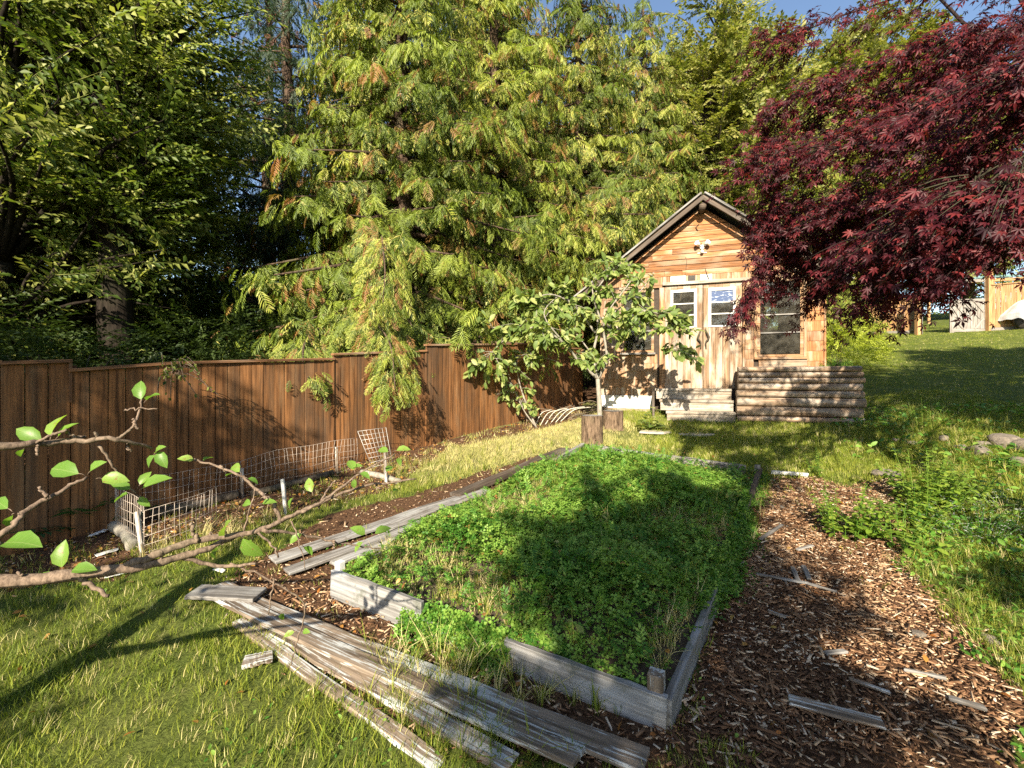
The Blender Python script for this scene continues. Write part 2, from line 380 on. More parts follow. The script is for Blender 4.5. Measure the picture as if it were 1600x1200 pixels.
# ------------------------------------------------------------------ zones
Z_mulch = wpoly((1195, 748), (1262, 745), (1330, 765), (1400, 745), (1420, 775), (1395, 800), (1400, 850), (1440, 920), (1520, 985), (1590, 1080), (1600, 1198), (1030, 1198), (1060, 1130), (1110, 980), (1150, 900), (1180, 850))
Z_chipL = wpoly((390, 880), (520, 890), (640, 960), (800, 1040), (1040, 1140), (1040, 1198), (800, 1198), (600, 1120), (350, 930))
Z_strip = wpoly((400, 880), (520, 800), (640, 775), (760, 735), (890, 700), (900, 715), (700, 800), (540, 890), (450, 900))
Z_litter = wpoly((0, 872), (130, 835), (280, 790), (420, 755), (560, 715), (700, 690), (690, 712), (610, 765), (450, 805), (250, 868), (200, 905), (60, 915), (0, 930))
Z_brush = wpoly((690, 690), (780, 668), (905, 632), (925, 650), (840, 672), (720, 700))
Z_rw = wpoly((1400, 850), (1600, 790), (1700, 850), (1700, 1198), (1610, 1198), (1520, 985), (1440, 920))
Z_bare = wpoly((1330, 765), (1400, 745), (1420, 775), (1395, 800), (1340, 790))
# raised bed corners
A = np.array([-1.25, 3.12]); B = np.array([.70, 2.02]); C = np.array([3.02, 5.45]); D = np.array([1.05, 6.62])
Z_bed = [tuple(A), tuple(B), tuple(C), tuple(D)]
Z_shed = [(1.9, 9.85), (5.95, 8.35), (6.9, 11.3), (3.0, 12.7)]
fP0 = np.array([-4.16, 3.64]); fdir = np.array([.654, .756]); fn = np.array([.756, -.654])   # fence line
def fence_side(x, y): return (x - fP0[0]) * fn[0] + (y - fP0[1]) * fn[1]

# ------------------------------------------------------------------ ground
def groundmat():
    m, nt, b = newmat('ground'); tc = N(nt, 'ShaderNodeTexCoord'); v = tc.outputs['Object']
    a1 = N(nt, 'ShaderNodeAttribute', attribute_name='mulch').outputs['Fac']; a2 = N(nt, 'ShaderNodeAttribute', attribute_name='dry').outputs['Fac']
    n1 = noise(nt, v, 3, 5); n2 = noise(nt, v, 45, 5, .7); n3 = noise(nt, v, 14, 4)
    gr = ramp(nt, n2, [(.3, (.035, .055, .010)), (.7, (.12, .15, .03))])
    gr = mixc(nt, ramp(nt, n1, [(.4, (0, 0, 0)), (.7, (.5, .5, .5))]), gr, (.17, .17, .05))
    gr = mixc(nt, a2, gr, ramp(nt, n2, [(.3, (.2, .16, .07)), (.7, (.42, .36, .19))]))
    mu = ramp(nt, n2, [(.3, (.03, .016, .01)), (.55, (.11, .06, .033)), (.75, (.26, .16, .09))])
    f = ramp(nt, math_(nt, 'ADD', a1, math_(nt, 'MULTIPLY', math_(nt, 'SUBTRACT', n3, .5), .7)), [(.42, (0, 0, 0)), (.58, (1, 1, 1))])
    c = mixc(nt, f, gr, mu); nt.links.new(c, b.inputs['Base Color']); b.inputs['Roughness'].default_value = 1
    b.inputs['Specular IOR Level'].default_value = .1
    bump(nt, b, n2, .8, .03); return m
def grid_ground():
    xs = np.concatenate([np.linspace(-60, -9, 18, endpoint=False), np.linspace(-9, 10, 200, endpoint=False), np.linspace(10, 70, 40)])
    ys = np.concatenate([np.linspace(-30, 0, 16, endpoint=False), np.linspace(0, 12, 130, endpoint=False), np.linspace(12, 90, 50)])
    X, Y = np.meshgrid(xs, ys); V = np.stack([X, Y, g(X, Y)], -1).reshape(-1, 3); nx = len(xs)
    i = np.arange((len(ys) - 1) * (nx - 1)); r = i // (nx - 1); c = i % (nx - 1); p = r * nx + c
    F = np.stack([p, p + 1, p + nx + 1, p + nx], -1)
    mu = np.zeros(len(V)); x, y = V[:, 0], V[:, 1]
    for z in (Z_mulch, Z_chipL, Z_strip, Z_litter, Z_brush, Z_bed): mu[inpoly(x, y, z)] = 1
    mu[fence_side(x, y) < -.1] = 1
    dry = np.clip(1 - np.abs(fence_side(x, y) - 1.0) / 1.3, 0, 1) * (y > 5.0) * np.clip((y - 5) / 1.5, 0, 1) * .8
    dry[inpoly(x, y, Z_bare)] = 1; mu[inpoly(x, y, Z_bare)] = 0
    return link('ground', make_mesh('ground', V, F, {'mulch': mu, 'dry': dry}, groundmat(), True))
tag(grid_ground(), 'sloping garden ground of turf, bare soil and mulch', kind='structure')

# ------------------------------------------------------------------ foliage templates
def clump(P, sc, seed, r):
    n = .5 + .25 * (np.sin(P[:, 0] * sc + seed + 1.7 * np.sin(P[:, 2] * sc * .8)) * np.cos(P[:, 1] * sc * 1.1 + seed * 2) + np.sin(P[:, 2] * sc * 1.3 + P[:, 0] * sc * .6 + seed * 3) * np.cos(P[:, 1] * sc * .7 - seed))
    return np.clip(n * 1.15 - .3 + .42 * r.random(len(P)), 0, .72)
def T_kite(w=.5, fold=.12, tipz=-.1, q=.45):
    """leaf along +Y length 1, folded at the midrib: 2 tris"""
    v = np.array([[0, 0, 0], [-w / 2, q, fold], [0, 1, tipz], [w / 2, q, fold]], float)
    return v, np.array([[0, 2, 1], [0, 3, 2]])
def T_leaf(w=.55, fold=.10, curl=-.18):
    ys = [0, .25, .55, .82, 1.0]; ws = [0.0, .40, .5, .30, 0.0]; V = []; F = []
    for y, k in zip(ys, ws):
        z = curl * y * y
        V += [(-w * k, y, z + fold * k), (0, y, z), (w * k, y, z + fold * k)]
    for i in range(4):
        a = 3 * i; b = a + 3
        for s in (0, 1):
            q = [a + s, a + s + 1, b + s + 1, b + s]
            if i == 0: F.append((a + 1, b + s + 1, b + s))
            elif i == 3: F.append((a + s, a + s + 1, b + 1))
            else: F += [(q[0], q[1], q[2]), (q[0], q[2], q[3])]
    return np.array(V, float), np.array(F)
def T_palm(five=False):
    """seven-lobed palmate leaf, stalk at origin, blade towards +Y"""
    V = [(0, .18, 0)]; F = []
    lob = [(-118, .38), (-78, .62), (-38, .86), (0, 1.0), (38, .86), (78, .62), (118, .38)]
    if five: lob = [(-100, .55), (-48, .85), (0, 1.0), (48, .85), (100, .55)]
    for a, L in lob:
        a = R(a); d = np.array([math.sin(a), math.cos(a), 0]); s = np.array([d[1], -d[0], 0]); c = np.array(V[0])
        k = len(V)
        V += [tuple(c + d * L * .42 - s * .115 * L ** .5 + np.array([0, 0, .02])), tuple(c + d * L * .8 + np.array([0, 0, -.20 * L * L])), tuple(c + d * L * .42 + s * .115 * L ** .5 + np.array([0, 0, .02]))]
        F += [(0, k + 1, k), (0, k + 2, k + 1)]
    k = len(V); V += [(-.012, -.3, .05), (.012, -.3, .05)]; F.append((0, k, k + 1))
    return np.array(V, float), np.array(F)
def T_cedar(n=8):
    """flat drooping fern-like spray, length 1 along +Y"""
    V = []; F = []; rd = []
    def add(vs, fs, r):
        k = len(V); V.extend(vs); F.extend([tuple(i + k for i in f) for f in fs]); rd.extend([r] * len(vs))
    def z(y): return -.30 * y * y
    add([(-.012, 0, 0), (.012, 0, 0), (0, 1, z(1))], [(0, 1, 2)], 0)
    for i in range(n):
        y = .10 + .82 * i / (n - 1); L = .36 * math.sin(PI * (.22 + .68 * i / (n - 1))) + .05
        for s in (-1, 1):
            a = R(random.uniform(38, 52)); L2 = L * random.uniform(.75, 1.1); dr = random.uniform(.08, .22) * L2
            dx = s * math.sin(a) * L2; dy = math.cos(a) * L2
            w = .035
            p0 = (0, y, z(y)); tip = (dx, y + dy, z(y + dy) - dr)
            m1 = (dx * .45 + s * .0, y + dy * .45 + w, z(y) - dr * .25); m2 = (dx * .62, y + dy * .62 - w * 1.4, z(y) - dr * .45)
            add([p0, m2, tip, m1], [(0, 1, 2), (0, 2, 3)], random.random() * .25)
    add([(-.05, .88, z(.88)), (.05, .88, z(.88)), (0, 1.06, z(1.08))], [(0, 1, 2)], 0)
    return np.array(V, float), np.array(F), np.array(rd)
def T_twig(n=12, leaf=None, ll=.2, spread=.9, stalk=.02, tiltr=.5):
    leaf = leaf or T_kite(); V = []; F = []; rd = []; k = 0
    V += [(-.008, 0, 0), (.008, 0, 0), (0, 1, -.12)]; F += [(0, 1, 2)]; rd += [0] * 3; k = 3
    for i in range(n):
        y = .08 + .9 * i / (n - 1); s = 1 if i % 2 else -1
        a = R(random.uniform(35, 70)) * spread
        if i == n - 1: a = 0
        d = np.array([[s * math.sin(a), math.cos(a), random.uniform(-.35, .05)]])
        up = np.array([[random.uniform(-tiltr, tiltr), random.uniform(-tiltr, tiltr), 1.]])
        M = basis(d, up, ll * random.uniform(.7, 1.15))[0]
        v = leaf[0] @ M.T + np.array([0, y, -.12 * y * y]) + d[0] * stalk
        V += [tuple(p) for p in v]; F += [tuple(int(q) + k for q in f) for f in leaf[1]]; k += len(v); r = random.random() * .5; rd += [r] * len(v)
    return np.array(V, float), np.array(F), np.array(rd)
def T_blade(bend=.5, w=.05, segs=2):
    V = []; F = []
    for i in range(segs):
        t = i / segs; V += [(-w / 2 * (1 - t * .5), bend * t * t, t), (w / 2 * (1 - t * .5), bend * t * t, t)]
    V.append((0, bend, .92))
    for i in range(segs - 1): a = 2 * i; F += [(a, a + 1, a + 3), (a, a + 3, a + 2)]
    F.append((2 * segs - 2, 2 * segs - 1, 2 * segs)); return np.array(V, float), np.array(F)
def T_tuft(n=6, spread=.35, w=.05, bend=.5):
    V = []; F = []; rd = []; k = 0
    for i in range(n):
        v, f = T_blade(random.uniform(.15, 1) * bend, w * random.uniform(.7, 1.2)); a = random.uniform(0, 2 * PI); s = random.uniform(.55, 1.1)
        c, n_ = math.cos(a), math.sin(a)
        Rz = np.array([[c, -n_, 0], [n_, c, 0], [0, 0, 1]])
        v = (v * s) @ Rz.T + np.array([random.uniform(-spread, spread), random.uniform(-spread, spread), 0])
        V += list(map(tuple, v)); F += [tuple(int(q) + k for q in t) for t in f]; k += len(v); rd += [random.random() * .6] * len(v)
    return np.array(V, float), np.array(F), np.array(rd)
def T_clover():
    V = []; F = []; k = 0
    for a in (0, 120, 240):
        a = R(a + random.uniform(-12, 12)); c, s = math.cos(a), math.sin(a)
        L = [(0, .03, 0), (-.42, .68, .10), (0, .98, -.03), (.42, .68, .10)]
        V += [(x * c - y * s, x * s + y * c, z) for x, y, z in L]
        F += [(k, k + 2, k + 1), (k, k + 3, k + 2)]; k += 4
    return np.array(V, float), np.array(F)
def T_chip():
    V = []; 
    for sz in (0, 1):
        V += [(-.5, -.5 * random.uniform(.5, 1), sz), (.5, -.5 * random.uniform(.2, 1), sz), (.5 * random.uniform(.7, 1.2), .5 * random.uniform(.2, 1), sz), (-.5, .5 * random.uniform(.5, 1), sz)]
    F = [(4, 5, 6), (4, 6, 7), (0, 1, 5), (0, 5, 4), (1, 2, 6), (1, 6, 5), (2, 3, 7), (2, 7, 6), (3, 0, 4), (3, 4, 7)]
    return np.array(V, float), np.array(F)
def rand_up(K, tilt=.5):
    u = rng.normal(0, tilt, (K, 3)); u[:, 2] = 1; return u
def rot_z(K, sc, tilt=.2):
    a = rng.random(K) * 2 * PI; d = np.stack([np.cos(a), np.sin(a), rng.normal(0, tilt, K)], -1)
    return basis(d, rand_up(K, tilt), sc)
CEDAR = [T_cedar() for _ in range(5)]

# ------------------------------------------------------------------ tree builders
def cedar_meshes(seed, H, R0, zmin, nb=110, spray=.42, hole=0.0, mat=M_cedar, tpl=CEDAR, dens=1.0, deadf=.16, droop=1.0, zfine=9e9):
    r = np.random.default_rng(seed); tr = Acc(); fo = Acc()
    zs = np.linspace(0, H, 14); tube(tr, np.stack([.06 * np.sin(zs), .05 * np.cos(zs * .8) - .05, zs], -1), .24 * (1 - zs / H * .93) * (H / 14) + .02, 10)
    P = []; Dr = []; S = []; Dd = []
    for i in range(nb):
        h = zmin + (H - zmin - .3) * ((i + r.random()) / nb) ** 1.15
        az = i * 2.399 + r.normal(0, .3); k = (h - zmin) / (H - zmin)
        L = R0 * (1 - k) ** .75 * r.uniform(.72, 1.15) + .35
        t = np.linspace(0, 1, 12); rise = r.uniform(.0, .22)
        out = np.array([math.cos(az), math.sin(az)]); bend = r.normal(0, .12)
        side = np.array([-out[1], out[0]])
        xy = out[None] * (L * t)[:, None] + side[None] * (bend * L * t * t)[:, None]
        z = h + L * (rise * t - droop * (.62 * t ** 1.8) + .28 * t ** 4)
        z = np.where(z < 1.75, 1.75 - .35 * (1 - np.exp(-(1.75 - z) / .6)), z)
        pts = np.column_stack([xy, z]); tube(tr, pts[::3] if len(pts) > 6 else pts, np.linspace(.035, .006, len(pts[::3])) * (L / 2 + .3), 4)
        def along(pts, t0, step, sc, hang):
            seg = np.linalg.norm(np.diff(pts, axis=0), axis=1); cum = np.concatenate([[0], np.cumsum(seg)]); tot = cum[-1]
            n = max(2, int(tot * (1 - t0) / step)); u = tot * (t0 + (1 - t0) * (np.arange(n) + r.random(n) * .8) / n)
            p = np.stack([np.interp(u, cum, pts[:, a]) for a in range(3)], -1)
            tg = nrm(np.stack([np.interp(u, cum, np.gradient(pts[:, a], cum)) for a in range(3)], -1))
            sd = nrm(np.cross(tg, np.array([0, 0, 1.]))); sg = np.where(np.arange(n) % 2 == 0, 1, -1)[:, None]
            d = tg * r.uniform(.2, 1.0, (n, 1)) + sd * sg * r.uniform(.2, 1.0, (n, 1)) + np.array([0, 0, -1.]) * r.uniform(.15, .95, (n, 1)) * hang
            P.append(p); Dr.append(d); S.append(sc * np.clip(np.exp(r.normal(-.16, .34, n)), .35, 1.2))
            base = r.random() < deadf
            Dd.append((r.random(n) < (.5 if base else deadf * .25)).astype(float) * r.uniform(.6, 1, n))
        step = .15 / dens
        along(pts, .18, step, spray, 1.0)
        for q in range(int(5 + 4 * L * dens)):
            tt = r.uniform(.15, .92); j = int(tt * 11); p0 = pts[j]
            l2 = (.16 + .22 * (1 - tt)) * L * r.uniform(.6, 1.2) + .15; sg = 1 if q % 2 else -1
            dd = nrm(np.array([*(out * .75 + side * sg * r.uniform(.5, 1)), r.uniform(-.5, -.05)])); u = np.linspace(0, 1, 5)[:, None]
            pp = p0 + dd * l2 * u + np.array([0, 0, -1]) * l2 * .35 * u * u
            along(pp, .1, step, spray * .85, 1.1)
    along(np.array([[0, 0, H - 1.2], [0, 0, H - .4], [0.02, 0, H + .3]]), 0, .05, .3, .5)
    P = np.concatenate(P); Dr = np.concatenate(Dr); S = np.concatenate(S); Dd = np.concatenate(Dd)
    out = P.copy(); out[:, 2] = 0; up = nrm(out) * .8 + np.array([0, 0, 1.]) + r.normal(0, .5, P.shape)
    which = r.integers(0, len(tpl), len(P))
    for w in range(len(tpl)):
        m = which == w; fo.inst(tpl[w], basis(Dr[m], up[m], S[m]), P[m], clump(P[m], 1.9, seed, r), Dd[m])
    return tr.mesh('trunk', M_cbark, True), fo.mesh('crown', mat)
def decid_meshes(seed, H, cz, rx, rz, nb=110, tw=12, twl=.6, tpl=None, mat=M_elm, bark=M_bark, r0=.2, lean=(0, 0), droop=.35, shell=.45, fork=.35, zcut=None):
    r = np.random.default_rng(seed); tr = Acc(); fo = Acc()
    zs = np.linspace(0, H, 12); base = np.stack([lean[0] * zs / H + .10 * np.sin(zs * .9 + seed), lean[1] * zs / H + .10 * np.cos(zs * .7 + seed), zs], -1)
    tube(tr, base, r0 * (1 - .9 * zs / H) + .01, 10)
    P = []; Dr = []; S = []
    for i in range(nb):
        a = i * 2.399 + r.normal(0, .4); u = r.uniform(-1, 1); rr = r.uniform(shell, 1) ** .7
        c = np.array([math.cos(a) * math.sqrt(1 - u * u) * rx * rr, math.sin(a) * math.sqrt(1 - u * u) * rx * rr, cz + u * rz * rr])
        zz = np.clip(c[2] - r.uniform(.3, .9) * np.hypot(c[0], c[1]) * .8, H * fork * .6, H * .95); k = int(zz / H * 11)
        s = base[k]; c[:2] += base[k][:2]
        mid = (s + c) / 2 + np.array([0, 0, .12 * np.linalg.norm(c - s)]) + r.normal(0, .12, 3)
        pts = spline([s, mid, c], 4); tube(tr, pts, np.linspace(.018 + .012 * np.linalg.norm(c - s), .006, len(pts)), 4)
        n = tw; t = r.uniform(.4, 1.0, n); idx = t * (len(pts) - 1); i0 = np.minimum(idx.astype(int), len(pts) - 2); f = (idx - i0)[:, None]
        p = pts[i0] * (1 - f) + pts[i0 + 1] * f
        o = nrm(c - base[min(k, 11)] + 1e-6); d = o * .8 + r.normal(0, .75, (n, 3)) * np.array([1, 1, .4]) + np.array([0, 0, -droop]) * r.random((n, 1)) * 1.5
        P.append(p); Dr.append(d); S.append(twl * r.uniform(.6, 1.25, n))
    P = np.concatenate(P); Dr = np.concatenate(Dr); S = np.concatenate(S)
    which = r.integers(0, len(tpl), len(P)); up = r.normal(0, .4, P.shape) + np.array([-.15, -.8, 1.])
    for w in range(len(tpl)):
        m = which == w; fo.inst(tpl[w], basis(Dr[m], up[m], S[m]), P[m], clump(P[m], 1.4, seed, r) * .75)
    return tr.mesh('trunk', bark, True), fo.mesh('crown', mat)
def plant_tree(meshes, x, y, rz, s, label, name, group=None, sz=None, cat='tree', mat=None, dz=0):
    t = empty(name, (x, y, gz(x, y) - .05 + dz), rz, label, cat, group); t.scale = (s, s, sz or s)
    link('trunk', meshes[0], t)
    c = link('crown', meshes[1], t)
    return t

TW_elm = [T_twig(13, T_kite(.5, .10, -.12), .19) for _ in range(4)]
TW_small = [T_twig(16, T_kite(.6, .10, -.1), .13) for _ in range(3)]
cedarA = cedar_meshes(11, 14.5, 3.6, 1.3, nb=170, dens=1.15, spray=.38)
cedarB = cedar_meshes(12, 15, 3.4, 1.2, nb=168, dens=1.1, spray=.38)
fir = cedar_meshes(13, 17, 3.4, 1.5, nb=95, spray=.5, mat=M_fir, dens=.6, deadf=.12, droop=.7)
elmA = decid_meshes(21, 11, 6.9, 2.3, 4.2, nb=240, tw=12, twl=.62, tpl=TW_elm, r0=.27, bark=M_ebark)
elmB = decid_meshes(22, 9, 4.4, 2.6, 3.9, nb=210, tw=11, twl=.62, tpl=TW_elm, r0=.13, bark=M_ebark)
TW_pale = [T_twig(14, T_kite(.65, .10, -.1), .22) for _ in range(3)]
paleT = decid_meshes(23, 17, 10, 4.4, 7.5, nb=430, tw=13, twl=.85, tpl=TW_pale, mat=M_yellow, r0=.3)

cg = 'cedars behind the garden fence'; pg = 'pale yellow-green trees on the slope behind the shed'
plant_tree(cedarA, -2.45, 9.9, 2.2, .92, 'nearest western cedar, its lower boughs drooping over the brown fence', 'cedar_tree', cg)
plant_tree(cedarB, -.5, 12.4, .4, 1.0, 'tall cedar behind the fence just left of the plum tree', 'cedar_tree', cg)
plant_tree(cedarA, 2.3, 15.2, 4.2, 1.05, 'cedar directly behind the left slope of the shed roof', 'cedar_tree', cg)
plant_tree(cedarB, -4.2, 13.6, 3.0, 1.05, 'cedar with bare trunk showing deep between the front cedars', 'cedar_tree', cg)
plant_tree(cedarA, 5.4, 18.6, 1.2, 1.05, 'cedar rising behind the peak of the shed', 'cedar_tree', cg)
plant_tree(cedarB, -.6, 17.5, 5.0, 1.12, 'rear cedar filling the gap between the two front cedars', 'cedar_tree', cg)
plant_tree(cedarA, 13.5, 19.5, 2.9, .62, 'short cedar behind the right corner of the shed', 'cedar_tree', cg)
plant_tree(cedarB, 8.4, 23.5, 2.2, 1.1, 'cedar deep behind the shed roof left of the pale tree', 'cedar_tree', cg)
plant_tree(cedarA, 1.6, 22.5, 3.3, 1.15, 'farthest cedar, seen between the middle cedars', 'cedar_tree', cg)
plant_tree(paleT, 13.0, 24.5, 5.2, 1.0, 'pale tree between the sky gap and the tall one behind the shed', 'broadleaf_tree', pg)
plant_tree(cedarA, 4.9, 25.0, 5.1, 1.25, 'far cedar whose top shows between the middle cedars and the shed peak', 'cedar_tree', cg)
plant_tree(cedarB, -2.3, 20.5, 1.1, 1.2, 'far cedar behind the two front cedars, its top at the upper centre', 'cedar_tree', cg)
plant_tree(paleT, 13.6, 30.5, 1.9, 1.0, 'pale tree farthest back, right of the shed peak', 'broadleaf_tree', pg)
plant_tree(fir, -6.6, 13.2, 0.3, .95, 'dark thin fir against blue sky at the upper left', 'fir_tree', 'dark firs at upper left')
plant_tree(fir, -9.3, 17.0, 2.0, 1.0, 'dark fir farthest back on the left, mostly behind leaves', 'fir_tree', 'dark firs at upper left')
plant_tree(elmA, -6.45, 7.4, 0.7, 1.0, 'broad leafy elm with thick dark furrowed trunk behind the left fence', 'elm_tree', 'leafy trees behind the left fence')
plant_tree(elmB, -7.9, 7.0, 2.1, 1.15, 'leafy elm at the left edge with slimmer dark trunk', 'elm_tree', 'leafy trees behind the left fence')
plant_tree(elmB, -8.3, 8.6, 4.0, 1.2, 'slender pale leafy tree between the two darker elm trunks', 'elm_tree', 'leafy trees behind the left fence')
plant_tree(elmB, -10.5, 12.5, 1.0, 1.2, 'shaded leafy tree deep in the left woodland', 'elm_tree', 'leafy trees behind the left fence')
plant_tree(elmA, -12.5, 7.0, 5.0, 1.0, 'tall leafy tree in the woodland left of the elms', 'elm_tree', 'leafy trees behind the left fence')
plant_tree(elmB, -11.0, 3.8, 2.0, 1.1, 'leafy tree at the outer left edge of the woodland', 'elm_tree', 'leafy trees behind the left fence')
plant_tree(elmA, -14, 12.0, 3.0, 1.0, 'tall leafy tree deep at the far left edge', 'elm_tree', 'leafy trees behind the left fence')
pg = 'pale yellow-green trees on the slope behind the shed'
plant_tree(paleT, 9.6, 21.0, 0.0, .98, 'tall pale yellow-green tree right behind the shed', 'broadleaf_tree', pg)
plant_tree(paleT, 20.6, 25.8, 2.4, 1.05, 'pale tree beyond the far fence, right of the sky gap', 'broadleaf_tree', pg)
plant_tree(elmA, 15.2, 27.5, 1.4, .85, 'dark green tree low beyond the far fence behind the maple', 'broadleaf_tree', pg)
plant_tree(paleT, 27.5, 27.0, 4.4, .9, 'pale tree beyond the far fence at the right edge', 'broadleaf_tree', pg)
plant_tree(elmA, 24, 30, 2.6, 1.0, 'green tree seen through the far gate opening', 'broadleaf_tree', pg)
# trees standing on the near side of the garden, behind the photographer, that shade it
TW_sh = [T_twig(14, T_kite(.65, .08, -.1), .26) for _ in range(3)]
shA = decid_meshes(31, 6.3, 5.0, 1.2, 1.4, nb=42, tw=10, twl=.55, tpl=TW_sh, mat=M_shade, r0=.14, shell=.1)
shB = decid_meshes(32, 5.0, 3.1, 1.9, 1.8, nb=95, tw=11, twl=.6, tpl=TW_sh, mat=M_shade, r0=.12, shell=.1)
shC = decid_meshes(33, 8.5, 5.4, 2.3, 3.0, nb=230, tw=12, twl=.65, tpl=TW_sh, mat=M_shade, r0=.16, shell=.1)
sg_ = 'garden trees on the near side of the lawn'
plant_tree(shA, -.6, -5.0, 0, 1.0, 'leafy garden tree nearest behind the viewpoint', 'garden_tree', sg_)
plant_tree(shA, -4.1, -5.5, 2.0, .68, 'small thin crowned garden tree behind the viewpoint on the left', 'garden_tree', sg_)
plant_tree(shB, 3.35, -5.0, 1.0, 1.3, 'low leafy garden tree behind the viewpoint on the right', 'garden_tree', sg_, sz=1.06)
plant_tree(shC, -7.0, -4.4, 2.0, 1.05, 'tall leafy garden tree behind the viewpoint on the left', 'garden_tree', sg_)
plant_tree(shB, 7.0, -4.0, 3.0, 1.15, 'leafy garden tree far right behind the viewpoint', 'garden_tree', sg_)
plant_tree(shC, 7.5, .2, 3.0, 1.1, 'tall leafy garden tree beside the viewpoint on the right of the lawn', 'garden_tree', sg_)
plant_tree(shC, 11.8, 1.0, 1.0, 1.25, 'tall leafy garden tree farther right beside the upper lawn', 'garden_tree', sg_)

# understory behind the fence
def bush(name, x, y, r, h, mat, label, cat='shrub', group=None, n=900, twl=.4, tpl=None, z0=None, flat=False):
    a = Acc(); K = n; th = rng.random(K) * 2 * PI; u = rng.random(K) ** .5
    rr = r * u; z = h * np.sqrt(np.clip(1 - (u ** 2) * .8, 0, 1)) * rng.uniform(.25, 1, K)
    P = np.stack([rr * np.cos(th), rr * np.sin(th), z], -1)
    d = np.stack([np.cos(th), np.sin(th), rng.uniform(-.3, .7, K)], -1) + rng.normal(0, .35, (K, 3))
    tpl = tpl or TW_elm; w = rng.integers(0, len(tpl), K)
    for i in range(len(tpl)):
        m = w == i; a.inst(tpl[i], basis(d[m], rand_up(m.sum(), .4), twl * rng.uniform(.6, 1.2, m.sum())), P[m])
    st = Acc()
    for i in range(7):
        t = rng.random() * 2 * PI; q = np.array([math.cos(t) * r * .5, math.sin(t) * r * .5, h * .8])
        tube(st, spline([np.zeros(3), q * .5 + np.array([0, 0, .1 * h]), q], 3), np.linspace(.015, .005, 7), 4)
    e = empty(name, (x, y, (gz(x, y) if z0 is None else z0) - .02), 0, label, cat, group)
    link('stems', st.mesh('stems', M_bark), e); o = link('foliage', a.mesh('foliage', mat), e)
    return e, st, a
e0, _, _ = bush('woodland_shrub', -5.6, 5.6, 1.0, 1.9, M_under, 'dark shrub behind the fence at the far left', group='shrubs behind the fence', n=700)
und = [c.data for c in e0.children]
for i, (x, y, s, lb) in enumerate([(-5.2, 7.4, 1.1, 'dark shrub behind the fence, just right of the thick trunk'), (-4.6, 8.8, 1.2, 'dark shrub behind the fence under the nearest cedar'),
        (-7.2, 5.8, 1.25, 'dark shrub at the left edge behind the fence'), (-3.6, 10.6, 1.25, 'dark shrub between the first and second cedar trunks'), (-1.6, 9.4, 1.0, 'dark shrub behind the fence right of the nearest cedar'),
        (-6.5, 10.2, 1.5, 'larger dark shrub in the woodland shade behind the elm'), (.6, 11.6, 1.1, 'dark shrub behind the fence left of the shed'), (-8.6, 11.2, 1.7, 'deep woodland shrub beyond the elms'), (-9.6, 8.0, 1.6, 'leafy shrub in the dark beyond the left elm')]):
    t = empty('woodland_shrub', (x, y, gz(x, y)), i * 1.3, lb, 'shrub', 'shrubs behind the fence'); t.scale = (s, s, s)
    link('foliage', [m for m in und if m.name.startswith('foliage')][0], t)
def band(name, pts, h, mat, label, n, twl, wdt=2.0):
    a = Acc(); pts = np.array(pts, float); t = rng.random(n) * (len(pts) - 1); i = np.minimum(t.astype(int), len(pts) - 2); f = (t - i)[:, None]
    p = pts[i] * (1 - f) + pts[i + 1] * f; p = p + rng.normal(0, wdt * .5, p.shape)
    hh = h * (.75 + .25 * np.sin(p[:, 0] * 1.3) * np.cos(p[:, 0] * .57 + 1)); z = g(p[:, 0], p[:, 1]) + hh * rng.random(n) ** .8
    P = np.column_stack([p, z]); d = rng.normal(0, 1, (n, 3)) + np.array([0, -.8, 0]); d[:, 2] -= .25
    for k in range(3):
        m = (np.arange(n) % 3) == k; a.inst(TW_elm[k], basis(d[m], rand_up(m.sum(), .5), twl * rng.uniform(.6, 1.3, m.sum())), P[m])
    return tag(link(name, a.mesh(name, mat)), label, kind='stuff')
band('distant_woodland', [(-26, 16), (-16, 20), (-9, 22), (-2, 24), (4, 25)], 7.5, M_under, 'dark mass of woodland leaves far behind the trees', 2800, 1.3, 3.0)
band('distant_hedge', [(8, 26), (16, 31), (24, 32), (34, 27)], 6.5, M_elm, 'green mass of trees beyond the far fence', 2600, 1.2, 3.0)

# ------------------------------------------------------------------ garden fence
fence = empty('board_fence', (fP0[0], fP0[1], gz(*fP0)), 0, 'brown stained vertical board fence stepping up the slope behind the wire enclosure', 'fence')
fo_ = np.array([fP0[0], fP0[1], gz(*fP0)])
def fpt(u, z, off=0): p = fP0 + fdir * u + fn * off; return np.array([p[0], p[1], z]) - fo_
def u_at(px):     # distance along fence where it crosses a picture column
    k = (px - 800) / 700; return float((k * fP0[1] - fP0[0]) / (fdir[0] - k * fdir[1]))
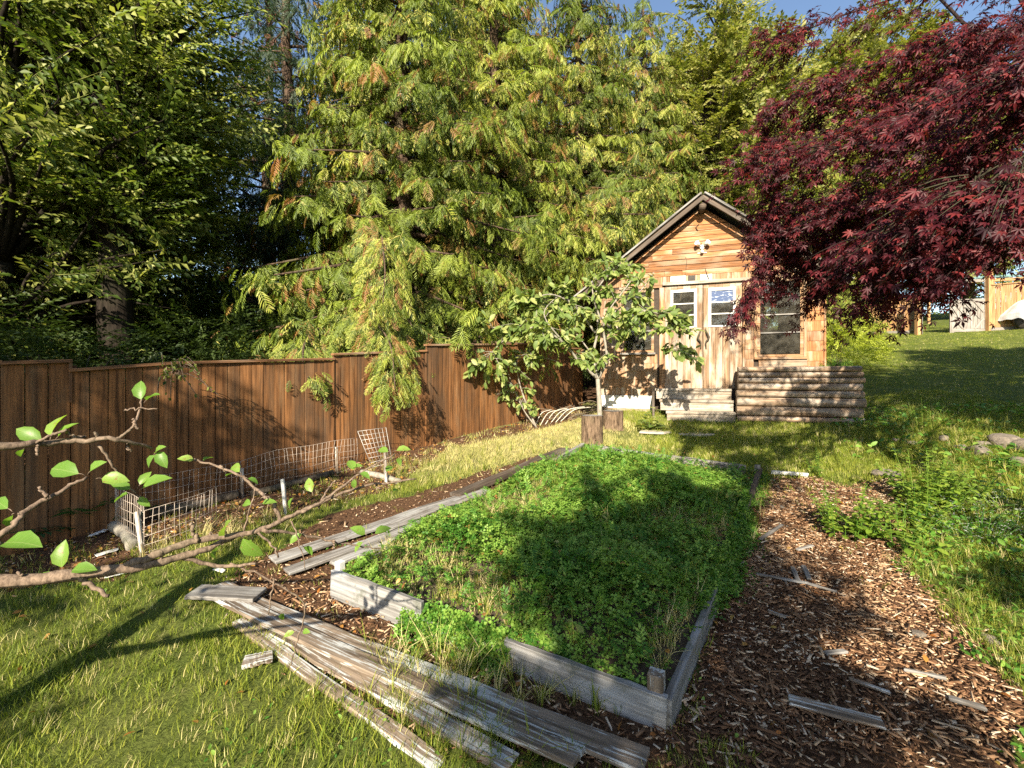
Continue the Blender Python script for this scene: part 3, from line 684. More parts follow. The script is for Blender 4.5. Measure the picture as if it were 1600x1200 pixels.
# sections: (px0, px1, top pixel left, top pixel right)
secs = [(-330, 0, 566, 569), (0, 110, 571, 567), (110, 272, 582, 570), (272, 520, 570, 563), (520, 665, 556, 550), (665, 822, 541, 539), (822, 910, 545, 546), (910, 930, 548, 549)]
fm = [board_mesh('board', 1.0, 1.0, .018, M_fence, bev=0, jit=0) for _ in range(1)]
nfb = 0
for si, (a_, b_, ta, tb) in enumerate(secs):
    u0, u1 = u_at(a_) if a_ > -200 else -2.6, min(u_at(b_), 8.75)
    if a_ == -330: z0 = 1.6 + .02 / 1; 
    def ztop(u, px_t):
        Y = fP0[1] + fdir[1] * u; return 1.6 - (px_t - 590) / 700 * Y
    za, zb = (ztop(u0, ta) if a_ > -200 else 1.66), (ztop(u1, tb) if a_ > -200 else ztop(0, 571) + .01)
    n = max(1, round((u1 - u0) / .118)); w = (u1 - u0) / n
    for i in range(n):
        uc = u0 + (i + .5) * w; f = (i + .5) / n; zt = za * (1 - f) + zb * f
        p = fP0 + fdir * uc; zb_ = gz(*p) - .03 + random.uniform(-.01, .01); H = zt - zb_
        o = link('board', board_mesh('board', H, w - .006, .018, M_fence, bev=.002), fence)
        orient(o, fpt(uc, zb_ + H / 2, random.uniform(-.004, .004)), (0, 0, 1), (fn[0], fn[1], 0)); nfb += 1
    board('cap_rail', fpt(u0 - .01, za + .018, .0), fpt(u1 + .01, zb + .018, .0), .075, .03, (0, 0, 1), M_fcap, fence, seg=6, jit=.002)
    for hz in (.25, 1.2):
        board('rail', fpt(u0, gz(*(fP0 + fdir * u0)) + hz, -.04), fpt(u1, gz(*(fP0 + fdir * u1)) + hz, -.04), .09, .038, (fn[0], fn[1], 0), M_fence, fence)
    p = fP0 + fdir * u1
    board('post', fpt(u1, gz(*p) - .2, -.07), fpt(u1, max(za, zb) - .02, -.07), .09, .09, (fn[0], fn[1], 0), M_fence, fence)
    if si in (1, 2, 3, 4, 5):
        q = fP0 + fdir * u1; zt_ = max(zb, secs and zb) + .0
        board('batten', fpt(u1, zb - .35 if si == 1 else gz(*q), .016), fpt(u1, zb, .016), .022 if si < 4 else .03, .012, (fn[0], fn[1], 0), M_fcap if si in (1,) else M_fence, fence)

# ------------------------------------------------------------------ shed
SH = empty('shed', (3.9, 9.1, 1.38), R(-18.43), 'weathered wooden garden shed with gable front and plank double doors', 'shed')
pk = (-.05, 3.74); sl_ = .755
def wtop(x): return 3.70 - sl_ * abs(x + .05)     # underside of the gable
HL, HR = -2.05, 2.08
def slab(lo, hi, name='wall', mat=M_inside): return boxm(name, lo, hi, mat, SH, bev=0)
# walls behind the cladding, with real openings
Yw0, Yw1 = .0, .08; zb0 = -.75
slab((HL, Yw0, zb0), (-1.58, Yw1, 2.12)); slab((-1.58, Yw0, zb0), (-.97, Yw1, .78)); slab((-.97, Yw0, zb0), (-.76, Yw1, 2.12))
slab((-.76, Yw0, zb0), (.71, Yw1, -.02)); slab((.71, Yw0, zb0), (1.01, Yw1, 2.12)); slab((1.01, Yw0, zb0), (1.69, Yw1, .67)); slab((1.69, Yw0, zb0), (HR, Yw1, 2.12))
gpoly = [(HL, 2.12), (HR, 2.12), (HR, wtop(HR)), (-.05, 3.70), (HL, wtop(HL))]
o = prism('gable_wall', gpoly, .08, M_inside, SH); orient(o, (0, .08, 0), (1, 0, 0), (0, -1, 0))
SD = 2.8
M_side = M_shingle
slab((HL, .08, zb0), (HL + .08, SD, 2.12), mat=M_side); slab((HR - .08, .08, zb0), (HR, SD, 2.12), mat=M_side)
# back wall with a window opening that shows the trees behind
slab((HL, SD, zb0), (1.75, SD + .08, 2.12)); slab((2.0, SD, zb0), (HR, SD + .08, 2.12)) if False else None
# (opening placed in the side of the back wall seen through the front window)
for o in [x for x in SH.children if x.name.startswith('wall') and abs(x.location.y - (SD + .04)) < .01]: bpy.data.objects.remove(o)
bx0, bx1, bz0, bz1 = 1.62, 1.95, 1.42, 2.0
slab((HL + .08, SD, zb0), (bx0, SD + .08, 2.12)); slab((bx1, SD, zb0), (HR - .08, SD + .08, 2.12)); slab((bx0, SD, zb0), (bx1, SD + .08, bz0)); slab((bx0, SD, bz1), (bx1, SD + .08, 2.12))
o = prism('gable_wall', gpoly, .08, M_inside, SH); orient(o, (0, SD + .08, 0), (1, 0, 0), (0, -1, 0))
slab((HL + .08, .08, -.06), (HR - .08, SD, 0), 'floor', M_inside)
# roof
ov = .36
for s in (-1, 1):
    ang = math.atan(sl_); Lr = 2.62 / math.cos(ang) if s < 0 else 2.45 / math.cos(ang)
    o = link('roof', board_mesh('roof', Lr, SD + 2 * ov, .05, M_roof, bev=.004), SH)
    X = Vector((s * math.cos(ang), 0, -math.sin(ang))); Nn = Vector((s * math.sin(ang), 0, math.cos(ang)))
    c = Vector((-.05, SD / 2, 3.80)) + X * (Lr / 2) + Nn * .045
    orient(o, c, X, Nn)
    # barge board and sheathing lip
    p = Vector((-.05, -ov - .02, 3.80)); q = p + X * Lr
    board('barge_board', p + X * .01, q, .08, .03, (0, -1, 0), M_rake, SH, seg=8, jit=.003).location += Nn * -.045
    board('roof_edge_strip', p + Vector((0, -.022, 0)), q + Vector((0, -.022, 0)), .035, .02, (0, -1, 0), M_grey, SH, seg=6, jit=.002).location += Nn * .045
    for k in range(5):
        yk = .25 + k * (SD - .5) / 4
        board('rafter', Vector((-.05, yk, 3.72)), Vector((-.05, yk, 3.72)) + X * (Lr - .05), .09, .04, (0, 1, 0), M_rake, SH)
a_ = Acc(); tube(a_, [(-.05, -ov + .02, 3.60), (-.05, .02, 3.60)], .065, 12); o = link('ridge_beam', a_.mesh('ridge_beam', M_rake), SH)
# gable siding courses, cut to the rake
ch = .112; z = 2.32; row = 0
random.seed(5)
while z < 3.66:
    zt = min(z + ch, 3.69)
    def xl(zz): return max(HL, -.05 - (3.69 - zz) / sl_)
    def xr(zz): return min(HR, -.05 + (3.69 - zz) / sl_)
    cuts = sorted(random.uniform(-1.6, 1.7) for _ in range(random.choice([0, 1, 1, 2, 2]))) if z < 3.2 else []
    cuts = [c for c in cuts if xl(zt) + .2 < c < xr(zt) - .2]
    edges = [None] + cuts + [None]
    for i in range(len(edges) - 1):
        l0, l1 = (xl(z), xl(zt)) if edges[i] is None else (edges[i] + .002, edges[i] + .002)
        r0, r1 = (xr(z), xr(zt)) if edges[i + 1] is None else (edges[i + 1] - .002, edges[i + 1] - .002)
        cx = (l0 + r0) / 2
        if r0 - l0 < .04: continue
        poly = [(l0 - cx, 0), (r0 - cx, 0), (r1 - cx, zt - z - .012), (l1 - cx, zt - z - .012)]
        o = prism('siding_board', poly, .014, M_siding, SH, bev=.0015)
        tilt = .09 + random.uniform(-.02, .02)
        orient(o, (cx, -.012 - random.uniform(0, .003), z), (1, random.uniform(-.003, .003), random.uniform(-.003, .003)), (0, -1, -tilt))
    z += ch; row += 1
# vertical short boards band above the doors
x = HL + .02
while x < HR - .05:
    w = random.uniform(.06, .12); w = min(w, HR - .01 - x)
    mt = M_white if (-.68 < x < -.38) or (.0 < x < .12 and False) or (-.1 < x < .1) else M_trim
    boxm('band_board', (x, -.022, 2.155), (x + w - .003, -.002, 2.315 + random.uniform(-.003, .003)), mt, SH, bev=.001)
    x += w
# header
boxm('door_header', (-.80, -.075, 2.125), (.80, -.023, 2.19), M_step, SH)
boxm('door_header', (-1.68, -.05, 2.09), (-.805, -.003, 2.145), M_trim, SH)
boxm('window_header', (.92, -.05, 2.145), (1.84, -.024, 2.185), M_trim, SH)
boxm('junction_box', (-.30, -.05, 2.20), (-.17, -.024, 2.30), M_metal, SH)
def shingles(x0, x1, z0, z1, h=.17, wmin=.09, wmax=.2, mat=M_shingle):
    z = z0
    while z < z1 - .02:
        hh = min(h, z1 - z); x = x0
        while x < x1 - .02:
            w = min(random.uniform(wmin, wmax), x1 - x)
            if x1 - (x + w) < .04: w = x1 - x
            o = link('shingle', board_mesh('shingle', hh + .01, w - .004, .011, mat, bev=.001), SH)
            orient(o, (x + w / 2, -.014, z + hh / 2), (0, .05, 1), (0, -1, .05)); x += w
        z += h
shingles(HL, -1.64, -.15, 2.1, wmin=.2, wmax=.4); shingles(-1.64, -.90, -.15, .70, wmin=.22, wmax=.42); shingles(-1.64, -.9, 2.07, 2.09) if False else None
shingles(.745, .90, .40, 2.12, h=.19, wmin=.2, wmax=.3)
shingles(1.80, HR, .35, 2.12, h=.19, wmin=.28, wmax=.3, mat=M_siding)
shingles(.745, 1.8, -.2, .38, h=.19, wmin=.2, wmax=.4)
# corner posts and trim
boxm('corner_trim', (HR - .002, -.045, -.6), (HR + .03, .08, 2.15), M_siding, SH)
boxm('corner_trim', (HL - .03, -.045, -.2), (HL + .002, .08, 2.15), M_trim, SH)
boxm('door_jamb', (-.86, -.05, -.02), (-.755, -.003, 2.09), M_trim, SH)
boxm('door_jamb', (.70, -.045, -.02), (.735, -.003, 2.12), M_trim, SH)
boxm('skirting_board', (-2.15, -.06, -.72), (-.96, -.02, -.44), M_step, SH); boxm('skirting_board', (-2.15, -.055, -.435), (-.96, -.02, -.16), M_white, SH)
# windows
def window(x0, x1, z0, z1, bars, fw, frame_mat, bar_mat, back=False, y=-.03, name='window'):
    f = empty('dummy', (0, 0, 0)); bpy.data.objects.remove(f)
    parts = [((x0 - fw, y, z0 - fw), (x0, .03, z1 + fw)), ((x1, y, z0 - fw), (x1 + fw, .03, z1 + fw)), ((x0, y, z1), (x1, .03, z1 + fw)), ((x0, y, z0 - fw), (x1, .03, z0))]
    bm = bmesh.new()
    for lo, hi in parts:
        c = [(a + b) / 2 for a, b in zip(lo, hi)]; s = [b - a for a, b in zip(lo, hi)]
        r = bmesh.ops.create_cube(bm, size=1); bmesh.ops.scale(bm, vec=s, verts=r['verts']); bmesh.ops.translate(bm, vec=c, verts=r['verts'])
    bmesh.ops.rotate(bm, cent=(0, 0, 0), matrix=Matrix.Rotation(0, 3, 'X'), verts=bm.verts)
    me = bpy.data.meshes.new(name); bm.to_mesh(me); bm.free(); me.materials.append(frame_mat)
    w = link(name, me, SH)
    zs = [z0] + bars + [z1]
    for zb in bars: boxm('glazing_bar', (x0, y + .005, zb - .012), (x1, .02, zb + .012), bar_mat, w, bev=.001)
    for i in range(len(zs) - 1):
        p = boxm('pane', (x0 + .001, .0, zs[i] + .012), (x1 - .001, .004, zs[i + 1] - .012), M_glass, w, bev=0)
    return w
window(1.01, 1.69, .67, 2.08, [1.09, 1.44, 1.79], .055, M_trim, M_grey)
boxm('window_sill', (.90, -.085, .575), (1.80, -.002, .612), M_trim, SH); boxm('window_apron', (.98, -.05, .40), (1.80, -.026, .57), M_shingle, SH)
boxm('window_trim', (.905, -.04, .615), (.952, -.002, 2.14), M_trim, SH); boxm('window_trim', (1.748, -.04, .615), (1.795, -.002, 2.14), M_trim, SH)
window(-1.58, -1.02, .80, 2.02, [1.2, 1.6], .05, M_trim, M_grey)
boxm('window_sill', (-1.66, -.09, .705), (-.94, -.002, .745), M_grey, SH)
w = window(bx0, bx1, bz0, bz1, [], .05, M_trim, M_grey, name='back_window'); w.location = (0, SD + .03, 0)
# doors: ledged plank doors with a glazed light
def door(x0, x1, lx0, lx1, hx, film):
    bm = bmesh.new(); lz0, lz1 = 1.24, 2.03
    for lo, hi in (((x0 + .004, .0, .005), (x1 - .004, .03, lz0 - .001)), ((x0 + .004, .0, lz1 + .001), (x1 - .004, .03, 2.115)), ((x0 + .004, .0, lz0), (lx0 - .001, .03, lz1)), ((lx1 + .001, .0, lz0), (x1 - .004, .03, lz1))):
        c = [(a + b) / 2 for a, b in zip(lo, hi)]; s = [b - a for a, b in zip(lo, hi)]
        r = bmesh.ops.create_cube(bm, size=1); bmesh.ops.scale(bm, vec=s, verts=r['verts']); bmesh.ops.translate(bm, vec=c, verts=r['verts'])
    me = bpy.data.meshes.new('door'); bm.to_mesh(me); bm.free(); me.materials.append(M_inside)
    d = link('door', me, SH)
    n = 6; x = x0 + .003; ws = [random.uniform(.8, 1.2) for _ in range(n)]; sc = (x1 - x0 - .006) / sum(ws)
    for k in range(n):
        w = ws[k] * sc; a, b = x, x + w - .003; x += w; yy = -.02 - random.uniform(0, .003)
        if b <= lx0 - .005 or a >= lx1 + .005:
            boxm('board', (a, yy, .0), (b, -.001, 2.115), M_door, d, bev=.0015)
        else:
            boxm('board', (a, yy, .0), (b, -.001, lz0 - .004), M_door, d, bev=.0015)
            boxm('board', (a, yy, lz1 + .004), (b, -.001, 2.115), M_door, d, bev=.0015)
            if a < lx0 - .005: boxm('board', (a, yy, lz0 - .003), (lx0 - .002, -.001, lz1 + .003), M_door, d, bev=.0015)
            if b > lx1 + .005: boxm('board', (lx1 + .002, yy, lz0 - .003), (b, -.001, lz1 + .003), M_door, d, bev=.0015)
    fw = .05
    for lo, hi in (((lx0, -.038, lz0), (lx0 + fw, .01, lz1)), ((lx1 - fw, -.038, lz0), (lx1, .01, lz1)), ((lx0 + fw, -.036, lz0), (lx1 - fw, .01, lz0 + .03)), ((lx0 + fw, -.036, lz1 - .06), (lx1 - fw, .01, lz1))):
        boxm('window_frame', lo, hi, M_white, d, bev=.002)
    zz = [lz0 + .03, lz0 + .262, lz0 + .495, lz1 - .06]
    for zb in zz[1:3]: boxm('glazing_bar', (lx0 + fw, -.03, zb - .012), (lx1 - fw, .005, zb + .012), M_white, d, bev=.001)
    for i in range(3):
        boxm('pane', (lx0 + fw, -.012, zz[i] + (.012 if i else 0)), (lx1 - fw, -.008, zz[i + 1] - (.012 if i < 2 else 0)), M_glass, d, bev=0)
    if film:
        o = boxm('printed_film', (lx0 + fw + .003, -.019, zz[2] + .014), (lx1 - fw - .003, -.016, zz[3] - .002), M_film, d, bev=0); o['label'] = 'blue and white patterned film in the top pane'
    ac = Acc(); s = 1 if hx < 0 else -1
    tube(ac, spline([(hx + .03 * s, -.03, 1.20), (hx, -.07, 1.12), (hx - .035 * s, -.075, 1.02), (hx + .02 * s, -.065, .93), (hx + .015 * s, -.03, .80)], 4), np.concatenate([np.linspace(.012, .021, 8), np.linspace(.021, .010, 9)]), 7)
    link('handle', ac.mesh('handle', M_bark, True), d)
    return d
random.seed(9)
door(-.752, -.022, -.64, -.14, -.085, False); door(-.016, .697, .08, .58, .05, True)
# floodlight on the gable
fl = empty('security_floodlight', SH.matrix_basis @ Vector((-.04, -.05, 2.86)), R(-18.43), 'white twin headed security floodlight fixed to the shed gable', 'floodlight')
fl.rotation_euler = (0, 0, R(-18.43))
SHm = Matrix.Translation((3.9, 9.1, 1.38)) @ Matrix.Rotation(R(-18.43), 4, 'Z')
fl.scale = (.8, .8, .8); fl.location = SHm @ Vector((-.04, -.045, 2.86))
def lathe(name, prof, mat, parent, n=16, loc=(0, 0, 0), axis=(0, 0, 1)):
    V = []; F = []
    for r_, z_ in prof:
        for k in range(n): a = 2 * PI * k / n; V.append((r_ * math.cos(a), r_ * math.sin(a), z_))
    for i in range(len(prof) - 1):
        for k in range(n): F.append((i * n + k, i * n + (k + 1) % n, (i + 1) * n + (k + 1) % n, (i + 1) * n + k))
    o = link(name, make_mesh(name, np.array(V), np.array(F), None, mat, True), parent)
    ax = Vector(axis).normalized(); o.matrix_basis = Matrix.Translation(loc) @ ax.to_track_quat('Z', 'Y').to_matrix().to_4x4(); return o
lathe('base_plate', [(0.001, -.02), (.06, -.02), (.055, .02), (.001, .025)], M_lampw, fl, axis=(0, -1, 0))
for s in (-1, 1):
    lathe('lamp_head', [(.001, -.02), (.03, -.02), (.035, .03), (.062, .11), (.058, .112), (.001, .09)], M_lampw, fl, loc=(s * .07, -.07, .05), axis=(s * .6, -.7, .35))
    a_ = Acc(); tube(a_, [(0, -.01, 0), (s * .04, -.04, .02), (s * .07, -.07, .05)], .012, 6); link('arm', a_.mesh('arm', M_lampw), fl)
lathe('sensor', [(.001, -.04), (.035, -.04), (.04, .03), (.02, .05), (.001, .05)], M_lampw, fl, loc=(0, -.05, -.12), axis=(0, -.6, -.6))
boxm('mounting_strip', (-.11, -.012, -.155), (.11, .0, -.135), M_lampw, fl)
a_ = Acc(); tube(a_, [(-.1, -.05, 3.33), (-.16, -.055, 3.27), (-.12, -.05, 3.2)], .008, 5); link('hook', a_.mesh('hook', M_metal), SH)
a_ = Acc(); tube(a_, spline([(-.36, -.03, 2.32), (-.33, -.035, 2.6), (-.36, -.03, 2.7)], 4), .004, 4); tube(a_, spline([(.02, -.04, 2.42), (.06, -.045, 2.28), (.10, -.05, 2.2)], 4), .006, 4); link('cable', a_.mesh('cable', M_metal), SH)

# ------------------------------------------------------------------ steps and log planter
def sh_thing(name, label, cat):
    t = empty(name, (3.9, 9.1, 1.38), R(-18.43), label, cat); return t
ST = sh_thing('wooden_steps', 'pale weathered plank steps leading up to the shed doors', 'steps')
lv = [(-.09, .0, -.30, -.94), (-.30, -.21, -.56, -.86), (-.51, -.42, -.80, -.74)]
for i, (za, zt, yf, xl_) in enumerate(lv):
    yb = (-.055, -.30, -.56)[i]
    boxm('tread', (xl_, yf - .02, zt - .045), (.47, yf + (yb - yf) * .52, zt), M_step, ST); boxm('tread', (xl_ + .01, yf + (yb - yf) * .52 + .006, zt - .045), (.465, yb - .002, zt - .002), M_step, ST)
    boxm('riser', (xl_ + .02, yf, zt - .21 if i < 2 else -.80), (.465, yf + .03, zt - .047), M_step, ST)
boxm('stringer', (-.99, -.60, -.78), (-.95, -.06, -.06), M_rake, ST)
LP = sh_thing('log_planter', 'stacked log retaining planter right of the shed steps', 'planter')
hs = [.10, .10, .10, .13, .125, .165, .17, .11]; zt = .42
def logm(L, ry, rz_, seed):
    r = np.random.default_rng(seed); n = 12; xs = np.linspace(-L / 2, L / 2, 9); V = []; F = []
    ph = r.uniform(0, 6)
    for i, x in enumerate(xs):
        for k in range(n):
            a = 2 * PI * k / n; c, s = math.cos(a), math.sin(a)
            e = .75; yy = math.copysign(abs(c) ** e, c) * ry; zz = math.copysign(abs(s) ** e, s) * rz_
            j = 1 + .05 * math.sin(x * 3 + ph + k) + r.normal(0, .02); V.append((x, yy * j, zz * (1 + .03 * math.sin(x * 2 + ph))))
    for i in range(8):
        for k in range(n): F.append((i * n + k, i * n + (k + 1) % n, (i + 1) * n + (k + 1) % n, (i + 1) * n + k))
    me = bpy.data.meshes.new('log'); me.from_pydata(V, [], F + [tuple(range(n))[::-1], tuple(range(8 * n, 9 * n))]); me.materials.append(M_log)
    for p in me.polygons: p.use_smooth = len(p.vertices) == 4
    return me
for i, h in enumerate(hs):
    x0 = .52 if i < 4 else .49; x1 = 2.42 + .02 * (i % 3); c = zt - h / 2
    yy = -.68 - .02 * i * .5
    o = link('log', logm(x1 - x0, .09, h / 2 - .001, i), LP); o.location = ((x0 + x1) / 2, yy, c)
    o = link('log', logm(2.2, .085, h / 2 - .002, i + 20), LP); orient(o, (2.36 + .01 * (i % 2), -.58 + 1.2, c - .0), (0, 1, 0), (0, 0, 1))
    zt -= h
zt0 = .40
o = boxm('soil', (.56, -.6, -.5), (2.28, -.06, .34), M_soil, LP, bev=.0); o2 = boxm('soil', (2.12, -.06, -.5), (2.28, 1.5, .34), M_soil, LP, bev=0)
def shw(x, y, z=0): return SHm @ Vector((x, y, z))
p = shw(2.24, .1, .33); bush('planter_herb', p.x, p.y, .28, .22, M_weed, 'green leafy herb growing in the right end of the log planter', 'plant', n=160, twl=.16, z0=p.z)
p = shw(2.75, .9, 0); bush('yellow_shrub', 13.11 * .72, 18 * .72, 1.05, 1.6, M_hyd, 'bright yellow-green leafy shrub behind the right corner of the shed', 'shrub', n=900, twl=.34)

# ------------------------------------------------------------------ stumps
def stump(x, y, r, h, label, seed):
    rr = np.random.default_rng(seed); n = 40; V = []; F = []; zs = [-.05, 0, .06, .2, .5, .8, .96, 1.0]
    ph = rr.uniform(0, 6, 4); gv = rr.choice([-.055, -.03, .0, .02, .03], n)
    for z_ in zs:
        for k in range(n):
            a = 2 * PI * k / n; q = 1 + .04 * math.sin(3 * a + ph[0]) + .03 * math.sin(7 * a + ph[1]) + rr.normal(0, .014) + gv[k] + (.10 * max(0, .1 - z_) / .1 if z_ < .1 else 0)
            V.append((r * q * math.cos(a), r * q * math.sin(a), h * z_ + (.006 * math.sin(2 * a) if z_ == 1 else 0)))
    for i in range(len(zs) - 1):
        for k in range(n): F.append((i * n + k, i * n + (k + 1) % n, (i + 1) * n + (k + 1) % n, (i + 1) * n + k))
    t = empty('tree_stump', (x, y, gz(x, y)), seed, label, 'stump', 'cut log stumps in front of the shed')
    link('bark', make_mesh('bark', np.array(V), np.array(F), None, M_stump, False), t)
    me = bpy.data.meshes.new('cut_face'); m = n; VV = [(V[7 * n + k][0] * .97, V[7 * n + k][1] * .97, h + .002) for k in range(n)] + [(0, 0, h + .006)]
    me.from_pydata(VV, [], [(k, (k + 1) % n, n) for k in range(n)]); me.materials.append(M_grey); link('cut_face', me, t)
    return t
p = gp(929, 698); stump(p[0], p[1] + .17, .165, .44, 'nearer and taller cut log stump at the corner of the raised bed', 1)
p = gp(961, 674); stump(p[0], p[1] + .18, .175, .32, 'shorter cut log stump behind, beside the plum trunk', 2)

# ------------------------------------------------------------------ raised bed
BE = empty('raised_bed', (0, 0, 0), 0, 'timber edged raised garden bed overgrown with clover and weeds', 'raised bed')
def P3(p, dz=0): return np.array([p[0], p[1], gz(p[0], p[1]) + dz])
def lerp(p, q, t): return np.asarray(p) * (1 - t) + np.asarray(q) * t
hb = .21
nAB = np.array([-(B - A)[1], (B - A)[0], 0]); nAB /= -np.linalg.norm(nAB); nBC = np.array([(C - B)[1], -(C - B)[0], 0]); nBC /= np.linalg.norm(nBC)
def edge(p, q, t0, t1, top, W, T, nr, mat, **k):
    a = lerp(p, q, t0); b = lerp(p, q, t1)
    return board('side_board', P3(a, top - W / 2), P3(b, top - W / 2), W, T, nr, mat, BE, seg=10, jit=.004, **k)
edge(A, B, 0.0, .36, .19, .20, .035, nAB, M_bluish); edge(A, B, .30, .66, .10, .18, .035, nAB + np.array([.05, 0, 0]), M_bluish); edge(A, B, .62, 1.0, .15, .18, .035, nAB, M_bluish)
edge(B, C, .0, .28, .14, .16, .04, nBC, M_bluish); edge(B, C, .28, .62, .05, .12, .04, nBC, M_grey); edge(B, C, .62, 1.0, .13, .15, .05, nBC, M_rake)
edge(A, D, .02, .5, .13, .15, .035, -nBC, M_bluish); edge(A, D, .5, 1.0, .12, .15, .05, -nBC, M_grey)
edge(D, C, .05, .55, .12, .14, .07, -nAB, M_grey); edge(D, C, .55, .93, .13, .14, .07, -nAB, M_grey)
for (p, w_, mt, dx, h_) in ((A, .05, M_white, (.04, .03), .23), (B, .07, M_paint, (-.03, .06), .22), (C, .06, M_grey, (-.05, -.03), .17)):
    q = (p[0] + dx[0], p[1] + dx[1]); board('corner_post', P3(q, -.1), P3(q, h_), w_, w_, nAB, mt, BE)
# soil mound of the bed
def bedz(x, y): return g(x, y) + .13
def bed_uv(K, m=.03):
    u = rng.uniform(m, 1 - m, K); v = rng.uniform(m, 1 - m, K)
    P = (A[None] * (1 - u)[:, None] + B[None] * u[:, None]) * (1 - v)[:, None] + (D[None] * (1 - u)[:, None] + C[None] * u[:, None]) * v[:, None]
    return u, v, P
n1 = 24; U, Vv = np.meshgrid(np.linspace(.01, .99, n1), np.linspace(.01, .99, n1)); U = U.ravel(); Vv = Vv.ravel()
Pm = (A[None] * (1 - U)[:, None] + B[None] * U[:, None]) * (1 - Vv)[:, None] + (D[None] * (1 - U)[:, None] + C[None] * U[:, None]) * Vv[:, None]
def mound(u, v): return .125 - .10 * np.clip((v - .5) * 2, 0, 1) + .05 * np.minimum(1, 6 * np.minimum(np.minimum(u, 1 - u), np.minimum(v, 1 - v))) + .03 * np.sin(u * 9 + 1) * np.sin(v * 13)
Zm = g(Pm[:, 0], Pm[:, 1]) + mound(U, Vv) * .9
i = np.arange((n1 - 1) * (n1 - 1)); r_ = i // (n1 - 1); c_ = i % (n1 - 1); p_ = r_ * n1 + c_
link('soil', make_mesh('soil', np.column_stack([Pm, Zm]), np.stack([p_, p_ + 1, p_ + n1 + 1, p_ + n1], -1), None, M_soil, True), BE)

def vnoise(x, y, s, seed=0):
    return .5 + .5 * np.sin(x * s + seed * 1.7 + 1.3 * np.sin(y * s * .7 + seed)) * np.cos(y * s * 1.1 + seed * .6 + 1.1 * np.sin(x * s * .8 + 2 * seed))
# clover
a = Acc(); K = 62000; u, v, P = bed_uv(K, .006)
bare = vnoise(P[:, 0] + .4, P[:, 1], 2.3, 7); keep = (rng.random(K) < .6 + .4 * (vnoise(P[:, 0], P[:, 1], 2.6, 3) > .22)) & (rng.random(K) < np.clip((bare - .14) / .16, .10, 1)); u, v, P = u[keep], v[keep], P[keep]
lift = rng.random(len(P)) ** .7 * (.05 + .14 * vnoise(P[:, 0], P[:, 1], 3.1, 1)) * np.clip(8 * np.minimum(np.minimum(u, 1 - u), np.minimum(v, 1 - v)) + .22, 0, 1)
z = g(P[:, 0], P[:, 1]) + mound(u, v) + lift; P3_ = np.column_stack([P, z])
CL = [T_clover() for _ in range(3)]; w = rng.integers(0, 3, len(P))
tone = np.clip(.5 * vnoise(P[:, 0], P[:, 1], 4.2, 5) + .3 * vnoise(P[:, 0], P[:, 1], 9., 2) + .35 * rng.random(len(P)) - .1, 0, .999); lift = lift * (.6 + .8 * vnoise(P[:, 0], P[:, 1], 7., 4)); P3_[:, 2] += (lift * .4 - .01) - .6 * lift * np.clip((v - .5) * 3, 0, 1)
for k in range(3):
    m = w == k; a.inst(CL[k], rot_z(m.sum(), rng.uniform(.010, .028, m.sum()), .5), P3_[m], tone[m], (rng.random(m.sum()) < .03) * rng.uniform(.4, 1, m.sum()))
for (q0, q1, t0, t1, nr_, cnt, hz) in ((B, C, .2, .75, nBC, 3200, .16), (A, B, .30, .64, nAB, 1500, .15), (B, C, .75, 1.0, nBC, 500, .12), (D, C, 0, 1, -nAB, 900, .10)):
    t = t0 + (t1 - t0) * rng.random(cnt); o_ = np.abs(rng.normal(0, .075, cnt)) * (.4 + vnoise(t * 9, t * 3, 2.0, 3)); pq = q0[None] * (1 - t)[:, None] + q1[None] * t[:, None] + np.asarray(nr_[:2])[None] * (o_ - .04)[:, None]
    zq = g(pq[:, 0], pq[:, 1]) + np.clip(hz * (1.15 - o_ / .16), .01, .3) * rng.uniform(.6, 1.1, cnt)
    a.inst(CL[0], rot_z(cnt, rng.uniform(.014, .028, cnt), .6), np.column_stack([pq, zq]), rng.random(cnt) * .9)
tag(link('bed_clover', a.mesh('bed_clover', M_weed)), 'dense green clover covering the raised bed', kind='stuff')
a = Acc(); K = 2200; u, v, P = bed_uv(K); k_ = vnoise(P[:, 0], P[:, 1], 3.7, 11) > .5; u, v, P = u[k_], v[k_], P[k_]; K = len(P); z = g(P[:, 0], P[:, 1]) + mound(u, v) + rng.uniform(.02, .11, K)
a.inst(T_leaf(.5, .12, -.3), rot_z(K, rng.uniform(.025, .065, K), .6), np.column_stack([P, z]))
tag(link('bed_broadleaf_weeds', a.mesh('bed_broadleaf_weeds', M_elm)), 'broader leaved seedlings dotted through the clover', kind='stuff')
# feathery vetch / tansy leaves
VE = [T_twig(16, T_kite(.4, .05, -.1), .30, 1.1, .0, .2) for _ in range(2)]
a = Acc(); K = 1500; u, v, P = bed_uv(K); z = g(P[:, 0], P[:, 1]) + mound(u, v) + rng.uniform(.03, .12, K); d = rng.normal(0, 1, (K, 3)); d[:, 2] = rng.uniform(.1, 1.1, K)
for k in range(2): m = np.arange(K) % 2 == k; a.inst(VE[k], basis(d[m], rand_up(m.sum(), .3), rng.uniform(.06, .13, m.sum())), np.column_stack([P, z])[m], rng.random(m.sum()))
tag(link('bed_vetch', a.mesh('bed_vetch', M_weed)), 'feathery weed leaves mixed through the raised bed', kind='stuff')
LT = [T_tuft(9, .12, .035, 1.0) for _ in range(3)]
a = Acc(); K = 3600; u, v, P = bed_uv(K); bare = vnoise(P[:, 0] + .4, P[:, 1], 2.3, 7); keep = rng.random(K) < .14 + .6 * (vnoise(P[:, 0], P[:, 1], 1.7, 8) > .66) + .3 * (v > .7) + .9 * (bare < .24); u, v, P, bare = u[keep], v[keep], P[keep], bare[keep]; K = len(P)
